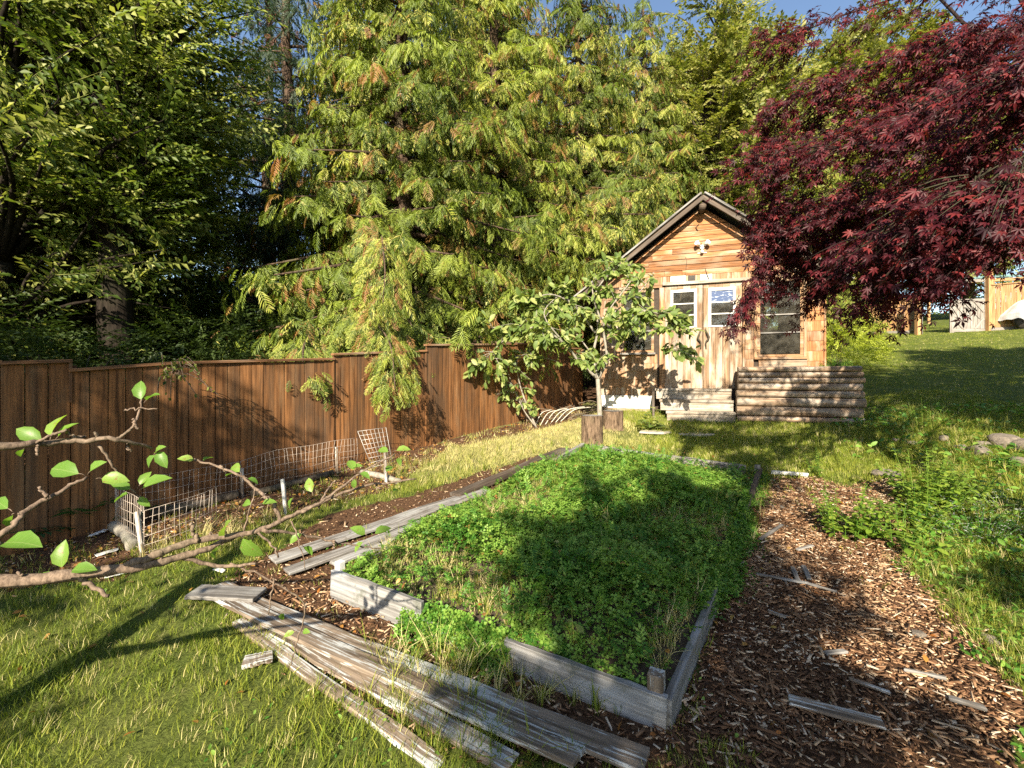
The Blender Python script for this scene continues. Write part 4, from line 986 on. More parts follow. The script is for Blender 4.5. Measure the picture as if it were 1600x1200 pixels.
z = g(P[:, 0], P[:, 1]) + mound(u, v) - .01
for k in range(3): m = np.arange(K) % 3 == k; a.inst(LT[k], rot_up(m.sum()) if False else basis(np.column_stack([rng.normal(0, 1, (m.sum(), 2)), rng.normal(0, .15, m.sum())]), rand_up(m.sum(), .15), rng.uniform(.07, .19, m.sum()) * np.where(v[m] > .7, .7, 1)), np.column_stack([P, z])[m], rng.random(m.sum()) * .75, np.where(bare[m] < .24, (rng.random(m.sum()) < .55) * .9, (rng.random(m.sum()) < .12) * .8))
K = 420; u, v, P = bed_uv(K); k_ = (vnoise(P[:, 0], P[:, 1], 2.9, 31) > .5) & (v > .25); u, v, P = u[k_], v[k_], P[k_]; K = len(P); z = g(P[:, 0], P[:, 1]) + mound(u, v)
a.inst(LT[0], basis(np.column_stack([rng.normal(0, 1, (K, 2)), rng.normal(0, .15, K)]), rand_up(K, .2), rng.uniform(.13, .27, K)), np.column_stack([P, z]), rng.random(K) * .6)
tag(link('bed_grass', a.mesh('bed_grass', M_grass)), 'long wild grass tufts growing in the raised bed', kind='stuff')

# ------------------------------------------------------------------ lawn grass
def scatter_ground(K, x0, x1, y0, y1): return rng.uniform(x0, x1, K), rng.uniform(y0, y1, K)
TU = [T_tuft(6, .5, .055, .55) for _ in range(5)]
def T_tuft1(n=7, w=.09):
    V = []; F = []; rd = []
    for i in range(n):
        a_ = random.uniform(0, 2 * PI); x_, y_ = random.uniform(-.55, .55), random.uniform(-.55, .55); c_, s_ = math.cos(a_) * w / 2, math.sin(a_) * w / 2; l_ = random.uniform(.5, 1.1); b_ = random.uniform(.1, .5)
        V += [(x_ - c_, y_ - s_, 0), (x_ + c_, y_ + s_, 0), (x_ - s_ / w * b_, y_ + c_ / w * b_, l_)]; F.append((3 * i, 3 * i + 1, 3 * i + 2)); rd += [random.random() * .6] * 3
    return np.array(V, float), np.array(F), np.array(rd)
TU1 = [T_tuft1() for _ in range(5)]
a = Acc()
def lawn(K, x0, x1, y0, y1, h, fn_keep=None, drymul=1.0, TT=None):
    x, y = scatter_ground(K, x0, x1, y0, y1)
    k = (np.abs(x) < 1.22 * y + .5) & (y > 1.0)
    xj = x + .09 * np.sin(7 * y + 3 * x) + rng.normal(0, .05, K); yj = y + .09 * np.sin(6 * x); mm = inpoly(xj, yj, Z_mulch) | inpoly(x, y, Z_chipL) | inpoly(x, y, Z_strip)
    k &= ~inpoly(x, y, Z_bed) & ~inpoly(x, y, Z_shed) & (fence_side(x, y) > .05)
    k &= ~(mm & (rng.random(K) > .035)) & ~(inpoly(x, y, Z_litter) & (rng.random(K) > .18)) & ~(inpoly(x, y, Z_brush) & (rng.random(K) > .1)) & ~inpoly(x, y, Z_bare)
    k &= ~(inpoly(x, y, Z_rw) & (rng.random(K) > .45))
    k &= rng.random(K) < .5 + .65 * vnoise(x, y, 2.1, 4)
    if fn_keep is not None: k &= fn_keep(x, y)
    x, y = x[k], y[k]; n = len(x)
    fs = fence_side(x, y)
    dry = (.75 * np.clip((y - 5) / 1.5, 0, 1) * np.clip(1.5 - np.abs(fs - 1.2) / 1.2, 0, 1) * (x < 2.2) * rng.uniform(.3, 1, n) + (rng.random(n) < .10) * .7) * drymul
    tone = np.clip(.35 + .45 * vnoise(x, y, 1.5, 2) * vnoise(x, y, 4.3, 6) * 1.6 + rng.normal(0, .12, n), 0, .62)
    w = rng.integers(0, 5, n); P = np.column_stack([x, y, g(x, y) - .003])
    for q in range(5):
        m = w == q; c = m.sum(); aa = rng.random(c) * 2 * PI
        sc = h * rng.uniform(.6, 1.25, c) * (.75 + .5 * vnoise(x[m], y[m], 3.3, 9))
        up = nrm(np.column_stack([rng.normal(0, .35, c), rng.normal(.1, .35, c), np.ones(c)]))
        d = np.column_stack([np.cos(aa), np.sin(aa), np.zeros(c)]); d = nrm(d - up * (d * up).sum(1, keepdims=True)); s = np.cross(d, up)
        M = np.stack([s, d, up], -1) * sc[:, None, None]
        a.inst((TT or TU)[q], M, P[m], tone[m], np.clip(dry[m], 0, .95))
lawn(30000, -5.2, 1.0, 1.1, 5.2, .065)
lawn(26000, -3, 6, 5.0, 9.5, .08, TT=TU1)
lawn(34000, 2.5, 9, 2.2, 9.5, .07, TT=TU1)
lawn(50000, 5, 24, 8, 24, .055, lambda x, y: (x > 5.8) | (y < 8), TT=TU1)
lg = link('lawn_grass', a.mesh('lawn_grass', M_grass)); tag(lg, 'short lawn grass, sunlit yellow-green and shaded dark green', kind='stuff')
# longer rough grass on the mound at the right and round the edges
a = Acc()
def rough(K, poly, hmin, hmax, deadp=.15):
    xs = [p[0] for p in poly]; ys = [p[1] for p in poly]; x, y = scatter_ground(K, min(xs), max(xs), min(ys), max(ys)); k = inpoly(x, y, poly) & ~inpoly(x, y, Z_bed); x, y = x[k], y[k]; n = len(x)
    P = np.column_stack([x, y, g(x, y) - .005])
    for q in range(3):
        m = np.arange(n) % 3 == q; c = m.sum()
        a.inst(LT[q], basis(np.column_stack([rng.normal(0, 1, (c, 2)), rng.normal(0, .12, c)]), rand_up(c, .22), rng.uniform(hmin, hmax, c)), P[m], rng.random(c) * .7, (rng.random(c) < deadp) * .8)
rough(3200, wpoly((1330, 655), (1480, 640), (1600, 660), (1640, 760), (1640, 830), (1500, 800), (1400, 740), (1330, 700)), .08, .22, .08)
rough(2600, wpoly((1420, 860), (1600, 820), (1680, 900), (1680, 1100), (1600, 1100), (1500, 980), (1420, 900)), .05, .13, .08)
rough(700, wpoly((1040, 668), (1330, 668), (1350, 690), (1040, 684)), .08, .2)
rough(500, wpoly((1130, 745), (1200, 745), (1190, 860), (1130, 950), (1090, 1060), (1060, 1060)), .10, .25, .3)
rough(260, wpoly((560, 1020), (700, 1010), (900, 1060), (1000, 1120), (600, 1100)), .08, .22, .25)
rough(330, wpoly((200, 868), (450, 800), (470, 812), (380, 870), (230, 890)), .08, .2, .4)
rough(300, wpoly((580, 740), (700, 712), (900, 690), (890, 702), (650, 770)), .08, .2, .3)
rough(200, wpoly((640, 1050), (900, 1198), (700, 1198), (560, 1100)), .1, .2, .1)
tag(link('rough_grass', a.mesh('rough_grass', M_grass)), 'longer unmown grass round the rocks and bed edges', kind='stuff')
# low broadleaf weeds on the right mound
a = Acc(); K = 2600; poly = wpoly((1300, 640), (1600, 640), (1680, 900), (1440, 860), (1380, 740), (1300, 690)); xs = [p[0] for p in poly]; ys = [p[1] for p in poly]
x, y = scatter_ground(K * 2, min(xs), max(xs), min(ys), max(ys)); k = inpoly(x, y, poly) & (vnoise(x, y, 2.2, 3) > .35); x, y = x[k], y[k]; n = len(x)
lf = T_leaf(.5); a.inst(lf, rot_z(n, rng.uniform(.04, .10, n), .5), np.column_stack([x, y, g(x, y) + rng.uniform(.02, .16, n)]))
tag(link('mound_weeds', a.mesh('mound_weeds', M_weed)), 'broad leaved weeds creeping over the right hand mound', kind='stuff')

a = Acc(); K = 9000; xs = [p[0] for p in Z_rw]; ys = [p[1] for p in Z_rw]; x, y = scatter_ground(K, min(xs) - .1, max(xs), min(ys), max(ys)); k = inpoly(x + .15 * np.sin(y * 8), y, Z_rw); x, y = x[k], y[k]; n = len(x)
a.inst(lf, rot_z(n, rng.uniform(.015, .05, n), .6), np.column_stack([x, y, g(x, y) + rng.uniform(.005, .07, n)]))
x, y = scatter_ground(2600, -4.5, 1.0, 1.4, 4.2); k = (fence_side(x, y) > .8) & ~inpoly(x, y, Z_chipL) & ~inpoly(x, y, Z_bed) & (vnoise(x, y, 2.7, 21) > .55); x, y = x[k], y[k]; n = len(x)
a.inst(lf, rot_z(n, rng.uniform(.012, .03, n), .4), np.column_stack([x, y, g(x, y) + rng.uniform(.01, .045, n)]))
tag(link('lawn_weeds', a.mesh('lawn_weeds', M_weed)), 'small broad leaved weeds creeping through the lawn and shaded edge', kind='stuff')
# ------------------------------------------------------------------ mulch
CH = [T_chip() for _ in range(6)]
a = Acc()
def chips(K, poly, l0=.02, l1=.07, bias=1.0, lift=.02):
    xs = [p[0] for p in poly]; ys = [p[1] for p in poly]; x, y = scatter_ground(K, min(xs), max(xs), min(ys), max(ys)); k = inpoly(x, y, poly) & ~inpoly(x, y, Z_bed); x, y = x[k], y[k]; n = len(x)
    kk = rng.random(n) < .45 + .75 * vnoise(x, y, 5.1, 12); x, y = x[kk], y[kk]; n = len(x); x = x + rng.normal(0, .06, n); y = y + rng.normal(0, .06, n); P = np.column_stack([x, y, g(x, y) + rng.random(n) * lift]); an = rng.random(n) * 2 * PI
    L = np.clip(np.exp(rng.normal(math.log(.024), .62, n)), .006, .15) * (l1 / .07); W = np.clip(L * rng.uniform(.07, .4, n), .0022, .016); T = rng.uniform(.002, .006, n)
    d = np.stack([np.cos(an), np.sin(an), rng.normal(0, .18, n)], -1); up = rand_up(n, .3); Y = nrm(d); X = nrm(np.cross(Y, up)); Zz = np.cross(X, Y)
    M = np.stack([Y * L[:, None], X * W[:, None], Zz * T[:, None]], -1); tone = np.clip(rng.random(n) ** bias * (.55 + .6 * vnoise(x, y, 3.3, 14)), 0, .999)
    for q in range(6): m = np.arange(n) % 6 == q; a.inst(CH[q], M[m], P[m], tone[m])
chips(88000, Z_mulch, bias=.85); chips(9000, Z_chipL, bias=1.3); chips(5000, Z_strip, bias=1.0, l0=.015, l1=.05); chips(7000, Z_litter, bias=.9); chips(2500, Z_brush)
tag(link('mulch_chips', a.mesh('mulch_chips', M_chip)), 'scattered bark and wood chip mulch on the paths', kind='stuff')
# fallen leaves
a = Acc()
def litter(K, poly, s0=.02, s1=.05):
    xs = [p[0] for p in poly]; ys = [p[1] for p in poly]; x, y = scatter_ground(K, min(xs), max(xs), min(ys), max(ys)); k = inpoly(x, y, poly); x, y = x[k], y[k]; n = len(x)
    zz = g(x, y) + rng.uniform(.01, .04, n); b_ = inpoly(x, y, Z_bed); zz[b_] += .19
    a.inst(T_leaf(.6, .1, -.35), rot_z(n, rng.uniform(s0, s1, n), .4), np.column_stack([x, y, zz]))
litter(220, Z_mulch); litter(200, Z_chipL); litter(2600, Z_litter, .02, .045); litter(700, Z_brush); litter(150, Z_bed, .02, .04); litter(120, Z_strip)
litter(60, wpoly((0, 900), (300, 900), (500, 1198), (0, 1198))); litter(120, wpoly((600, 700), (1300, 690), (1300, 750), (900, 720)))
tag(link('fallen_leaves', a.mesh('fallen_leaves', M_litter)), 'orange and brown fallen leaves scattered on soil and mulch', kind='stuff')

# ------------------------------------------------------------------ loose planks
def plank(p0, p1, W, mat, label, T=.024, dz=.02, group=None, seg=14, jit=.005, tilt=0., name='plank', cat='plank'):
    a0 = gp(*p0); a1 = gp(*p1); n = max(3, seg)
    me = board_mesh(name, float(np.linalg.norm(a1 - a0)), W, T, mat, seg=seg, jit=jit, bev=.003)
    o = link(name, me); c = (a0 + a1) / 2; z0 = gz(a0[0], a0[1]); z1 = gz(a1[0], a1[1]); zm = gz(c[0], c[1])
    # follow the ground along the length
    for v_ in me.vertices:
        t = v_.co.x / float(np.linalg.norm(a1 - a0)) + .5; pw = a0 * (1 - t) + a1 * t
        v_.co.z += (gz(pw[0], pw[1]) - (z0 * (1 - t) + z1 * t)) * .8
    orient(o, (c[0], c[1], (z0 + z1) / 2 + dz + T / 2), (a1[0] - a0[0], a1[1] - a0[1], z1 - z0), (0, tilt, 1))
    return tag(o, label, cat, group)
g1 = 'grey planks laid along the left side of the raised bed'
plank((425, 882), (725, 782), .17, M_grey, 'grey plank left of the raised bed, outermost of the near pair', group=g1)
plank((448, 902), (735, 797), .13, M_grey, 'brown-grey plank between the outer plank and the raised bed', group=g1, dz=.03)
plank((520, 888), (720, 808), .10, M_grey, 'pale plank tight against the left edge of the raised bed', group=g1)
plank((600, 838), (760, 775), .12, M_grey, 'grey plank half way up the left side of the bed', group=g1, dz=.05)
plank((712, 780), (884, 706), .17, M_rake, 'long dark plank ending near the taller stump', group=g1, T=.04)
g2 = 'peeling painted planks lying in front of the raised bed'
plank((340, 922), (1010, 1205), .13, M_paint, 'peeling white plank nearest the raised bed in the front row', group=g2, dz=.02)
plank((338, 938), (905, 1205), .12, M_paint, 'brownish peeling plank second from the bed in the front row', group=g2, dz=.04, tilt=.06)
plank((400, 972), (800, 1205), .10, M_paint, 'wide peeling plank third from the bed in the front row', group=g2, dz=.01, tilt=-.05)
plank((372, 975), (690, 1205), .075, M_paint, 'narrow outer peeling plank of the front row beside the lawn', group=g2, dz=.0)
plank((300, 940), (405, 945), .17, M_grey, 'short grey plank end at the upper tip of the front row', group=g2, dz=.055)
plank((380, 1045), (425, 1035), .09, M_paint, 'small white painted board scrap in the lawn', cat='board scrap', name='board_scrap')
plank((1205, 743), (1262, 747), .05, M_white, 'thin pale board at the far end of the mulch path', T=.04)
g3 = 'split wood scraps lying on the mulch'
for (q0, q1, w_, mt, lb) in (((1232, 1103), (1380, 1142), .075, M_paint, 'large pale split board at the bottom of the mulch path'), ((1182, 903), (1265, 918), .025, M_grey, 'long thin pale splinter beside the bed corner'),
        ((1262, 918), (1308, 932), .02, M_grey, 'short splinter continuing right of the long thin splinter'), ((1188, 848), (1222, 825), .035, M_grey, 'chunky grey scrap close to the bed edge, farthest up'),
        ((1412, 1055), (1478, 1070), .02, M_grey, 'thin pale stick at the lower middle right of the mulch'), ((1325, 1070), (1390, 1092), .022, M_paint, 'white splinter just above the large split board'),
        ((1480, 1100), (1540, 1118), .035, M_grey, 'grey scrap nearest the lower right corner'), ((1290, 1030), (1322, 1026), .03, M_grey, 'small pale block in the middle of the dark mulch'),
        ((1238, 892), (1248, 915), .03, M_grey, 'short grey scrap lying across the thin splinter'), ((1255, 890), (1265, 912), .03, M_grey, 'second short grey scrap beside the thin splinter'),
        ((1245, 865), (1270, 858), .03, M_grey, 'flat grey scrap above the thin splinter'), ((1200, 962), (1228, 972), .02, M_paint, 'white splinter below the thin splinter in shade')):
    plank(q0, q1, w_, mt, lb, T=.014, dz=.022, group=g3, seg=4, jit=.003, name='wood_scrap', cat='wood scrap')

# ------------------------------------------------------------------ rocks, flagstones
def rock(p, r, label, seed, squash=.6, group='rocks edging the right hand mound', name='rock', cat='rock', mat=M_rock, sub=3, dz=0):
    bm = bmesh.new(); bmesh.ops.create_icosphere(bm, subdivisions=sub, radius=1); rr = np.random.default_rng(seed); K = rr.normal(0, 1, (9, 3)); K /= np.linalg.norm(K, axis=1)[:, None]; off = rr.uniform(.62, .95, 9)
    for v_ in bm.verts:
        c = np.array(v_.co)
        for k_, o_ in zip(K, off):
            dd = c @ k_ - o_
            if dd > 0: c = c - k_ * dd * .85
        v_.co = Vector(c * (1 + .02 * math.sin(9 * c[0] + seed) * math.cos(8 * c[1])))
    for f_ in bm.faces: f_.smooth = False
    me = bpy.data.meshes.new(name); bm.to_mesh(me); bm.free(); me.materials.append(mat)
    o = link(name, me); o.location = (float(p[0]), float(p[1]), gz(p[0], p[1]) + r * squash * .6 + dz); o.scale = (r, r * rr.uniform(.7, 1), r * squash); o.rotation_euler = (0, 0, rr.uniform(0, 3))
    return tag(o, label, cat, group)
for i, (px, py, r, lb) in enumerate([(1568, 700, .19, 'largest round boulder on the right hand mound'), (1604, 706, .18, 'boulder cut by the right edge of the picture'), (1530, 712, .13, 'small rock left of the large boulder'), (1425, 695, .10, 'pale low rock left of the boulders in grass'),
        (1400, 692, .07, 'smallest pale rock at the left end of the rocks'), (1500, 705, .10, 'flat rock half hidden between weeds'), (1535, 700, .10, 'small angular rock close above the boulders'), (1475, 690, .09, 'mossy small rock between the pale rocks and boulders'), (1590, 728, .11, 'low rock just below the boulders'), (1385, 745, .16, 'pale flat stone lit by the sun at the end of the mulch')]):
    rock(gp(px, py), r, lb, i + 3, .35 if i in (3, 9) else .65)
rock(gp(1435, 995), .045, 'small white stone in the mulch path', 40, .5, None); rock(gp(1545, 1003), .05, 'small grey stone in the shaded grass at right', 41, .5, None); rock(gp(1222, 795), .035, 'tiny white stone near the top of the mulch path', 42, .6, None)
def flag(px, py, w, d, label, seed):
    p = gp(px, py); rr = random.Random(seed); n = 9; poly = [(w * .5 * math.cos(2 * PI * k / n) * rr.uniform(.85, 1.1), d * .5 * math.sin(2 * PI * k / n) * rr.uniform(.85, 1.1)) for k in range(n)]
    o = prism('flagstone', poly, .03, M_flag, None, bev=.006); o.location = (p[0], p[1], gz(p[0], p[1]) + .005); tag(o, label, 'flagstone', 'flagstones in front of the steps')
flag(1025, 677, .62, .42, 'left flagstone set in the lawn before the steps', 1); flag(1087, 681, .60, .34, 'right flagstone set in the lawn before the steps', 2)

# ------------------------------------------------------------------ wire enclosure
WE = empty('wire_enclosure', tuple(gp(378, 777)), 0, 'low rusty wire mesh enclosure on white peeling stakes beside the fence', 'wire fence')
wo_ = np.array(gp(378, 777))
def meshrun(pts, h, sp_h=.048, rows=5, rad=.0021, mat=M_rust, wob=.02):
    a = Acc(); P = np.array([[p[0], p[1], gz(p[0], p[1]) + .02] for p in pts]); C_ = spline(list(P), 14)
    seg = np.linalg.norm(np.diff(C_, axis=0), axis=1); cum = np.concatenate([[0], np.cumsum(seg)]); n = int(cum[-1] / sp_h)
    def pt(u, z): q = np.array([np.interp(u, cum, C_[:, k]) for k in range(3)]); w = wob * math.sin(u * 5 + z * 6); return q + np.array([w, -w, z * h * (1 + .06 * math.sin(u * 3.1)) + .01 * math.sin(u * 9)]) 
    for i in range(n + 1):
        u = min(cum[-1], i * sp_h + random.uniform(-.006, .006)); tube(a, [pt(u, 0), pt(u + random.uniform(-.008, .008), .5), pt(u + random.uniform(-.012, .012), 1.0)], rad, 3)
    for r_ in range(rows + 1):
        tube(a, [pt(u, r_ / rows) for u in np.linspace(0, cum[-1], max(4, int(cum[-1] / .12)))], rad * 1.1, 3)
    me = a.mesh('wire_mesh', mat); V_ = np.empty(len(me.vertices) * 3, np.float32); me.vertices.foreach_get('co', V_); V_ = V_.reshape(-1, 3) - wo_; me.vertices.foreach_set('co', V_.ravel().astype(np.float32)); return link('wire_mesh', me, WE)
meshrun([gp(225, 868), gp(182, 824), gp(280, 800), gp(378, 778), gp(526, 742), gp(562, 730)], .40)
meshrun([gp(300, 772), gp(400, 752), gp(480, 733), gp(560, 714)], .42)
for (px, py, h_, lx, ly) in ((225, 868, .36, -.06, 0), (182, 822, .32, -.03, .02), (378, 778, .32, 0, 0), (449, 806, .36, -.05, 0), (526, 741, .34, 0, 0), (604, 755, .36, -.02, 0)):
    p = gp(px, py) - wo_; board('stake', p + np.array([0, 0, -.1]), p + np.array([lx, ly, h_]), .035, .02, (0, -1, 0), M_paint, WE, seg=4, jit=.002)
meshrun([gp(225, 868), gp(285, 850), gp(340, 822)], .34)
# leaning panel of pale welded mesh
a = Acc(); b0 = gp(582, 731); t0 = at(559, 674, b0[1] + .0); t1 = at(603, 668, b0[1] + .22); q0 = at(582, 730, b0[1]); q1 = at(613, 722, b0[1] + .22)
for i in range(9): f = i / 8; tube(a, [q0 * (1 - f) + t0 * f - wo_, q1 * (1 - f) + t1 * f - wo_], .0028, 4)
for i in range(8): f = i / 7; tube(a, [q0 * (1 - f) + q1 * f - wo_, (q0 * (1 - f) + q1 * f + t0 * (1 - f) + t1 * f) / 2 - wo_ + np.array([0, -.01, 0]), t0 * (1 - f) + t1 * f - wo_], .0035 if i in (0, 7) else .0024, 4)
o = link('mesh_panel', a.mesh('mesh_panel', M_wire), WE); o['label'] = 'pale leaning welded mesh end panel'
# border logs of the enclosure
def logbar(q0, q1, r, label, mat=M_bark, group='old border logs round the wire enclosure', name='border_log', cat='log'):
    a0, a1 = gp(*q0), gp(*q1); c = (a0 + a1) / 2; ac = Acc(); pts = spline([a0 - c + np.array([0, 0, r]), (a0 + a1) / 2 - c + np.array([.02, .01, r * 1.15]), a1 - c + np.array([0, 0, r])], 5)
    tube(ac, pts, r * (1 + .08 * np.sin(np.arange(len(pts)) * 2.1)), 8); o = link(name, ac.mesh(name, mat, True)); o.location = c; return tag(o, label, cat, group)
logbar((235, 812), (372, 780), .045, 'dark border log along the back of the enclosure'); logbar((392, 778), (520, 744), .04, 'border log continuing right of the middle stake')
logbar((178, 830), (208, 862), .05, 'split pale log at the left end of the enclosure', M_pale)
logbar((565, 742), (625, 758), .035, 'pale log on bare soil by the leaning panel', M_pale)
for (q0, q1, w_, lb) in (((140, 842), (165, 832), .05, 'white strip scrap farthest up in the leaf litter'), ((150, 872), (185, 862), .06, 'crumpled white scrap in the leaf litter'), ((165, 905), (200, 897), .05, 'white scrap under the apple branch'), ((335, 893), (350, 897), .04, 'small white scrap by the front plank')):
    plank(q0, q1, w_, M_white, lb, T=.01, dz=.015, group='white painted scraps in the litter', seg=5, jit=.006, name='board_scrap', cat='board scrap')

# fern
def fern(x, y, s, label, name='fern'):
    T = T_twig(26, T_kite(.3, .02, -.1), .26, 1.3, 0, .1); a = Acc(); K = 16; an = np.arange(K) * 2.4; el = rng.uniform(.25, 1.0, K)
    d = np.stack([np.cos(an), np.sin(an), el], -1); a.inst(T, basis(d, np.tile([0, 0, 1.], (K, 1)), s * rng.uniform(.7, 1.1, K)), np.zeros((K, 3)))
    o = link(name, a.mesh(name, M_fern)); o.location = (x, y, gz(x, y)); return tag(o, label, 'fern')
p = gp(150, 815); fern(p[0], p[1], .6, 'green fern in the shade at the foot of the left fence')

# brush pile and canes by the far end of the fence
a = Acc(); p0 = gp(850, 655)
for i in range(75):
    c = gp(random.uniform(770, 930), random.uniform(634, 664)); dd = np.array([random.gauss(.6, .5), random.gauss(.5, .4), random.uniform(0, .25)]); L = random.uniform(.2, .9)
    z_ = np.array([0, 0, random.uniform(.01, .14)]); tube(a, spline([c + z_, c + z_ + dd * L * .5 + rng.normal(0, .03, 3), c + z_ * .5 + dd * L * np.array([1, 1, .4])], 3), np.linspace(.010, .004, 7) * random.uniform(.6, 1.6), 4, random.random())
me = a.mesh('brush_pile', M_twig); V_ = np.empty(len(me.vertices) * 3, np.float32); me.vertices.foreach_get('co', V_); me.vertices.foreach_set('co', (V_.reshape(-1, 3) - p0).ravel().astype(np.float32))
o = link('brush_pile', me); o.location = p0; tag(o, 'pile of dry brown twigs and prunings at the far fence end', 'brush pile')
a = Acc(); p0 = gp(850, 664)
for i in range(6):
    b0 = gp(836 + i * 8, 666 - i * 1.5); tip = at(862 + i * 13, 640 - i * 1.2 + (i % 2) * 2, b0[1] + .3); tube(a, spline([b0 - p0, (b0 * .55 + tip * .45) - p0 + np.array([-.02, 0, .10]), tip - p0 + np.array([0, 0, .0])], 6), .007, 5)
o = link('bent_canes', a.mesh('bent_canes', M_hose)); o.location = p0; tag(o, 'bundle of curved pale canes lying by the brush pile', 'canes')

# ------------------------------------------------------------------ leafy plants
LF = T_leaf(.62, .12, -.2)
def balm(px, py, h, nst, label, mat=M_balm, leaf=.055, r=.16, name='balm_plant', group='yellow-green leafy plants beside the mulch', cat='plant', lf=LF, nodes=None):
    p = gp(px, py); e = empty(name, (p[0], p[1], gz(p[0], p[1])), 0, label, cat, group); st = Acc(); fo = Acc()
    if mat is M_balm: h *= 1.4; leaf *= 1.3; nst = int(nst * 1.2)
    for i in range(nst):
        a_ = rng.random() * 2 * PI; rr = r * math.sqrt(rng.random()); b = np.array([rr * math.cos(a_), rr * math.sin(a_), 0]); hh = h * rng.uniform(.55, 1.05) * (1 - .35 * rr / r)
        tip = b * 1.9 + np.array([rng.normal(0, .03), rng.normal(0, .03), hh]); pts = spline([b, (b + tip) / 2 + np.array([0, 0, .03]), tip], 5); tube(st, pts, np.linspace(.004, .0018, len(pts)), 4)
        nn = nodes or max(4, int(hh / .035)); t = np.linspace(.15, 1, nn); idx = t * (len(pts) - 1); i0 = np.minimum(idx.astype(int), len(pts) - 2); f = (idx - i0)[:, None]; pp = pts[i0] * (1 - f) + pts[i0 + 1] * f
        for s in (0, PI):
            an = np.arange(nn) * PI / 2 + s + a_; d = np.stack([np.cos(an), np.sin(an), rng.uniform(-.15, .45, nn)], -1); sc = leaf * (1.15 - .65 * t) * rng.uniform(.8, 1.2, nn)
            fo.inst(lf, basis(d, rand_up(nn, .2), sc), pp, rng.random(nn))
    link('stems', st.mesh('stems', M_weed), e); link('leaves', fo.mesh('leaves', mat), e); return e
balm(1320, 838, .42, 16, 'yellow-green leafy plant standing alone in the mulch path', r=.17)
balm(1400, 848, .24, 26, 'low spreading leafy plant right of the lone one in mulch', r=.24)
balm(1452, 790, .46, 22, 'tallest bright leafy plant at the edge of the rough grass', r=.24, leaf=.062)
balm(1495, 778, .34, 18, 'leafy plant right of the tallest bright one', r=.2)
balm(1278, 745, .30, 4, 'sparse thin plant near the far end of the mulch', r=.08, leaf=.045)
balm(1430, 815, .28, 16, 'dense leafy plant between the tall and low bright plants', r=.2)
balm(1570, 735, .22, 14, 'broad leaved dark plant below the boulders', M_weed, .10, .2, name='dock_plant', group=None)
p_ = balm(1010, 672, .50, 5, 'fresh green broad leaved plant growing against the white skirting', M_plum, .17, .12, name='young_plant', group=None, nodes=5)
SLF = T_kite(.3, .05, -.1)
for (px, py, h_, n_, r_, lb) in ((1530, 842, .30, 60, .30, 'silvery grey leaved plant sprawling at the right of the mulch'), (1490, 800, .2, 30, .2, 'small silver leaved clump beside the bright plants'), (1585, 800, .28, 40, .26, 'silver leaved clump near the right edge')):
    balm(px, py, h_, n_, lb, M_silver, .035, r_, name='silver_plant', group='silver leaved plants at the right', lf=SLF)
balm(1440, 668, .55, 14, 'dry seeding weed standing above the mound grass', M_grass, .03, .18, name='seeding_weed', group=None, lf=SLF)

# ------------------------------------------------------------------ plum tree in front of the shed and its small neighbour
def split_leaves(parent, T, M, P, nmax, name, mat, leftover='leaves', rnd=None, key=None):
    """the nmax largest-showing leaves as single parts, the others joined"""
    if rnd is None: rnd = rng.random(len(P))
    order = np.argsort(key if key is not None else np.linalg.norm(P - EYE, axis=1)); one = order[:nmax]; rest = order[nmax:]
    org = np.array(parent.location)
    me = make_mesh(name, T[0], T[1], {'rnd': np.zeros(len(T[0])), 'dead': np.zeros(len(T[0]))}, mat)
    for i in one:
        o = bpy.data.objects.new(name, me); COL.objects.link(o); o.parent = parent
        m4 = Matrix(M[i].tolist()).to_4x4(); m4.translation = Vector((P[i] - org).tolist()); o.matrix_basis = m4
    if len(rest):
        T2 = T_palm(True) if mat is M_maple else T; a = Acc(); a.inst(T2, M[rest], P[rest] - org, rnd[rest]); o = link(leftover, a.mesh(leftover, mat), parent); o['kind'] = 'stuff'
def shifted(acc, name, mat, org, smooth=True):
    acc.V = [v - org for v in acc.V]; return acc.mesh(name, mat, smooth)
def small_tree(base, limbs, label, name, leafT, lsize, per, group=None, nind=100, seed=1, mat=M_plum):
    r = np.random.default_rng(seed); e = empty(name, base, 0, label, 'tree', group); tr = Acc(); P = []; Dd = []
    for pts, rad, leafy in limbs:
        C_ = spline([np.array(p, float) for p in pts], 6); tube(tr, C_, np.linspace(rad, rad * .35 if leafy else rad * .7, len(C_)), 7)
        if not leafy: continue
        L = np.linalg.norm(np.diff(C_, axis=0), axis=1).sum()
        for k in range(int(leafy * L * 1.35)):
            i = r.integers(int(len(C_) * .3), len(C_)); p0 = C_[i]; d = nrm(r.normal(0, 1, 3) * np.array([1, .8, .6]) + (C_[-1] - C_[0]) * .4); l2 = r.uniform(.15, .45)
            q = p0 + d * l2 + np.array([0, 0, -.25 * l2]); tw = spline([p0, (p0 + q) / 2 + np.array([0, 0, .03]), q], 3); tube(tr, tw, np.linspace(.006, .003, len(tw)), 4)
            t = r.uniform(.3, 1, per)[:, None]; P.append(p0 * (1 - t) + q * t + r.normal(0, .02, (per, 3))); dd = d + r.normal(0, .7, (per, 3)); dd[:, 2] -= r.uniform(.1, 1.0, per); Dd.append(dd)
    P = np.concatenate(P); Dd = np.concatenate(Dd); up = r.normal(0, .5, P.shape) + np.array([-.2, -.6, 1.]); M = basis(Dd, up, lsize * r.uniform(.6, 1.25, len(P)))
    link('trunk', shifted(tr, 'trunk', M_pale, np.array(base)), e)
    split_leaves(e, leafT, M, P, nind, 'leaf', mat); return e
tb = gp(936, 668); tb = np.array([tb[0], tb[1], gz(tb[0], tb[1])]); Yt = tb[1]
q = lambda px, py, dy=0: at(px, py, Yt + dy)
fork = q(934, 592)
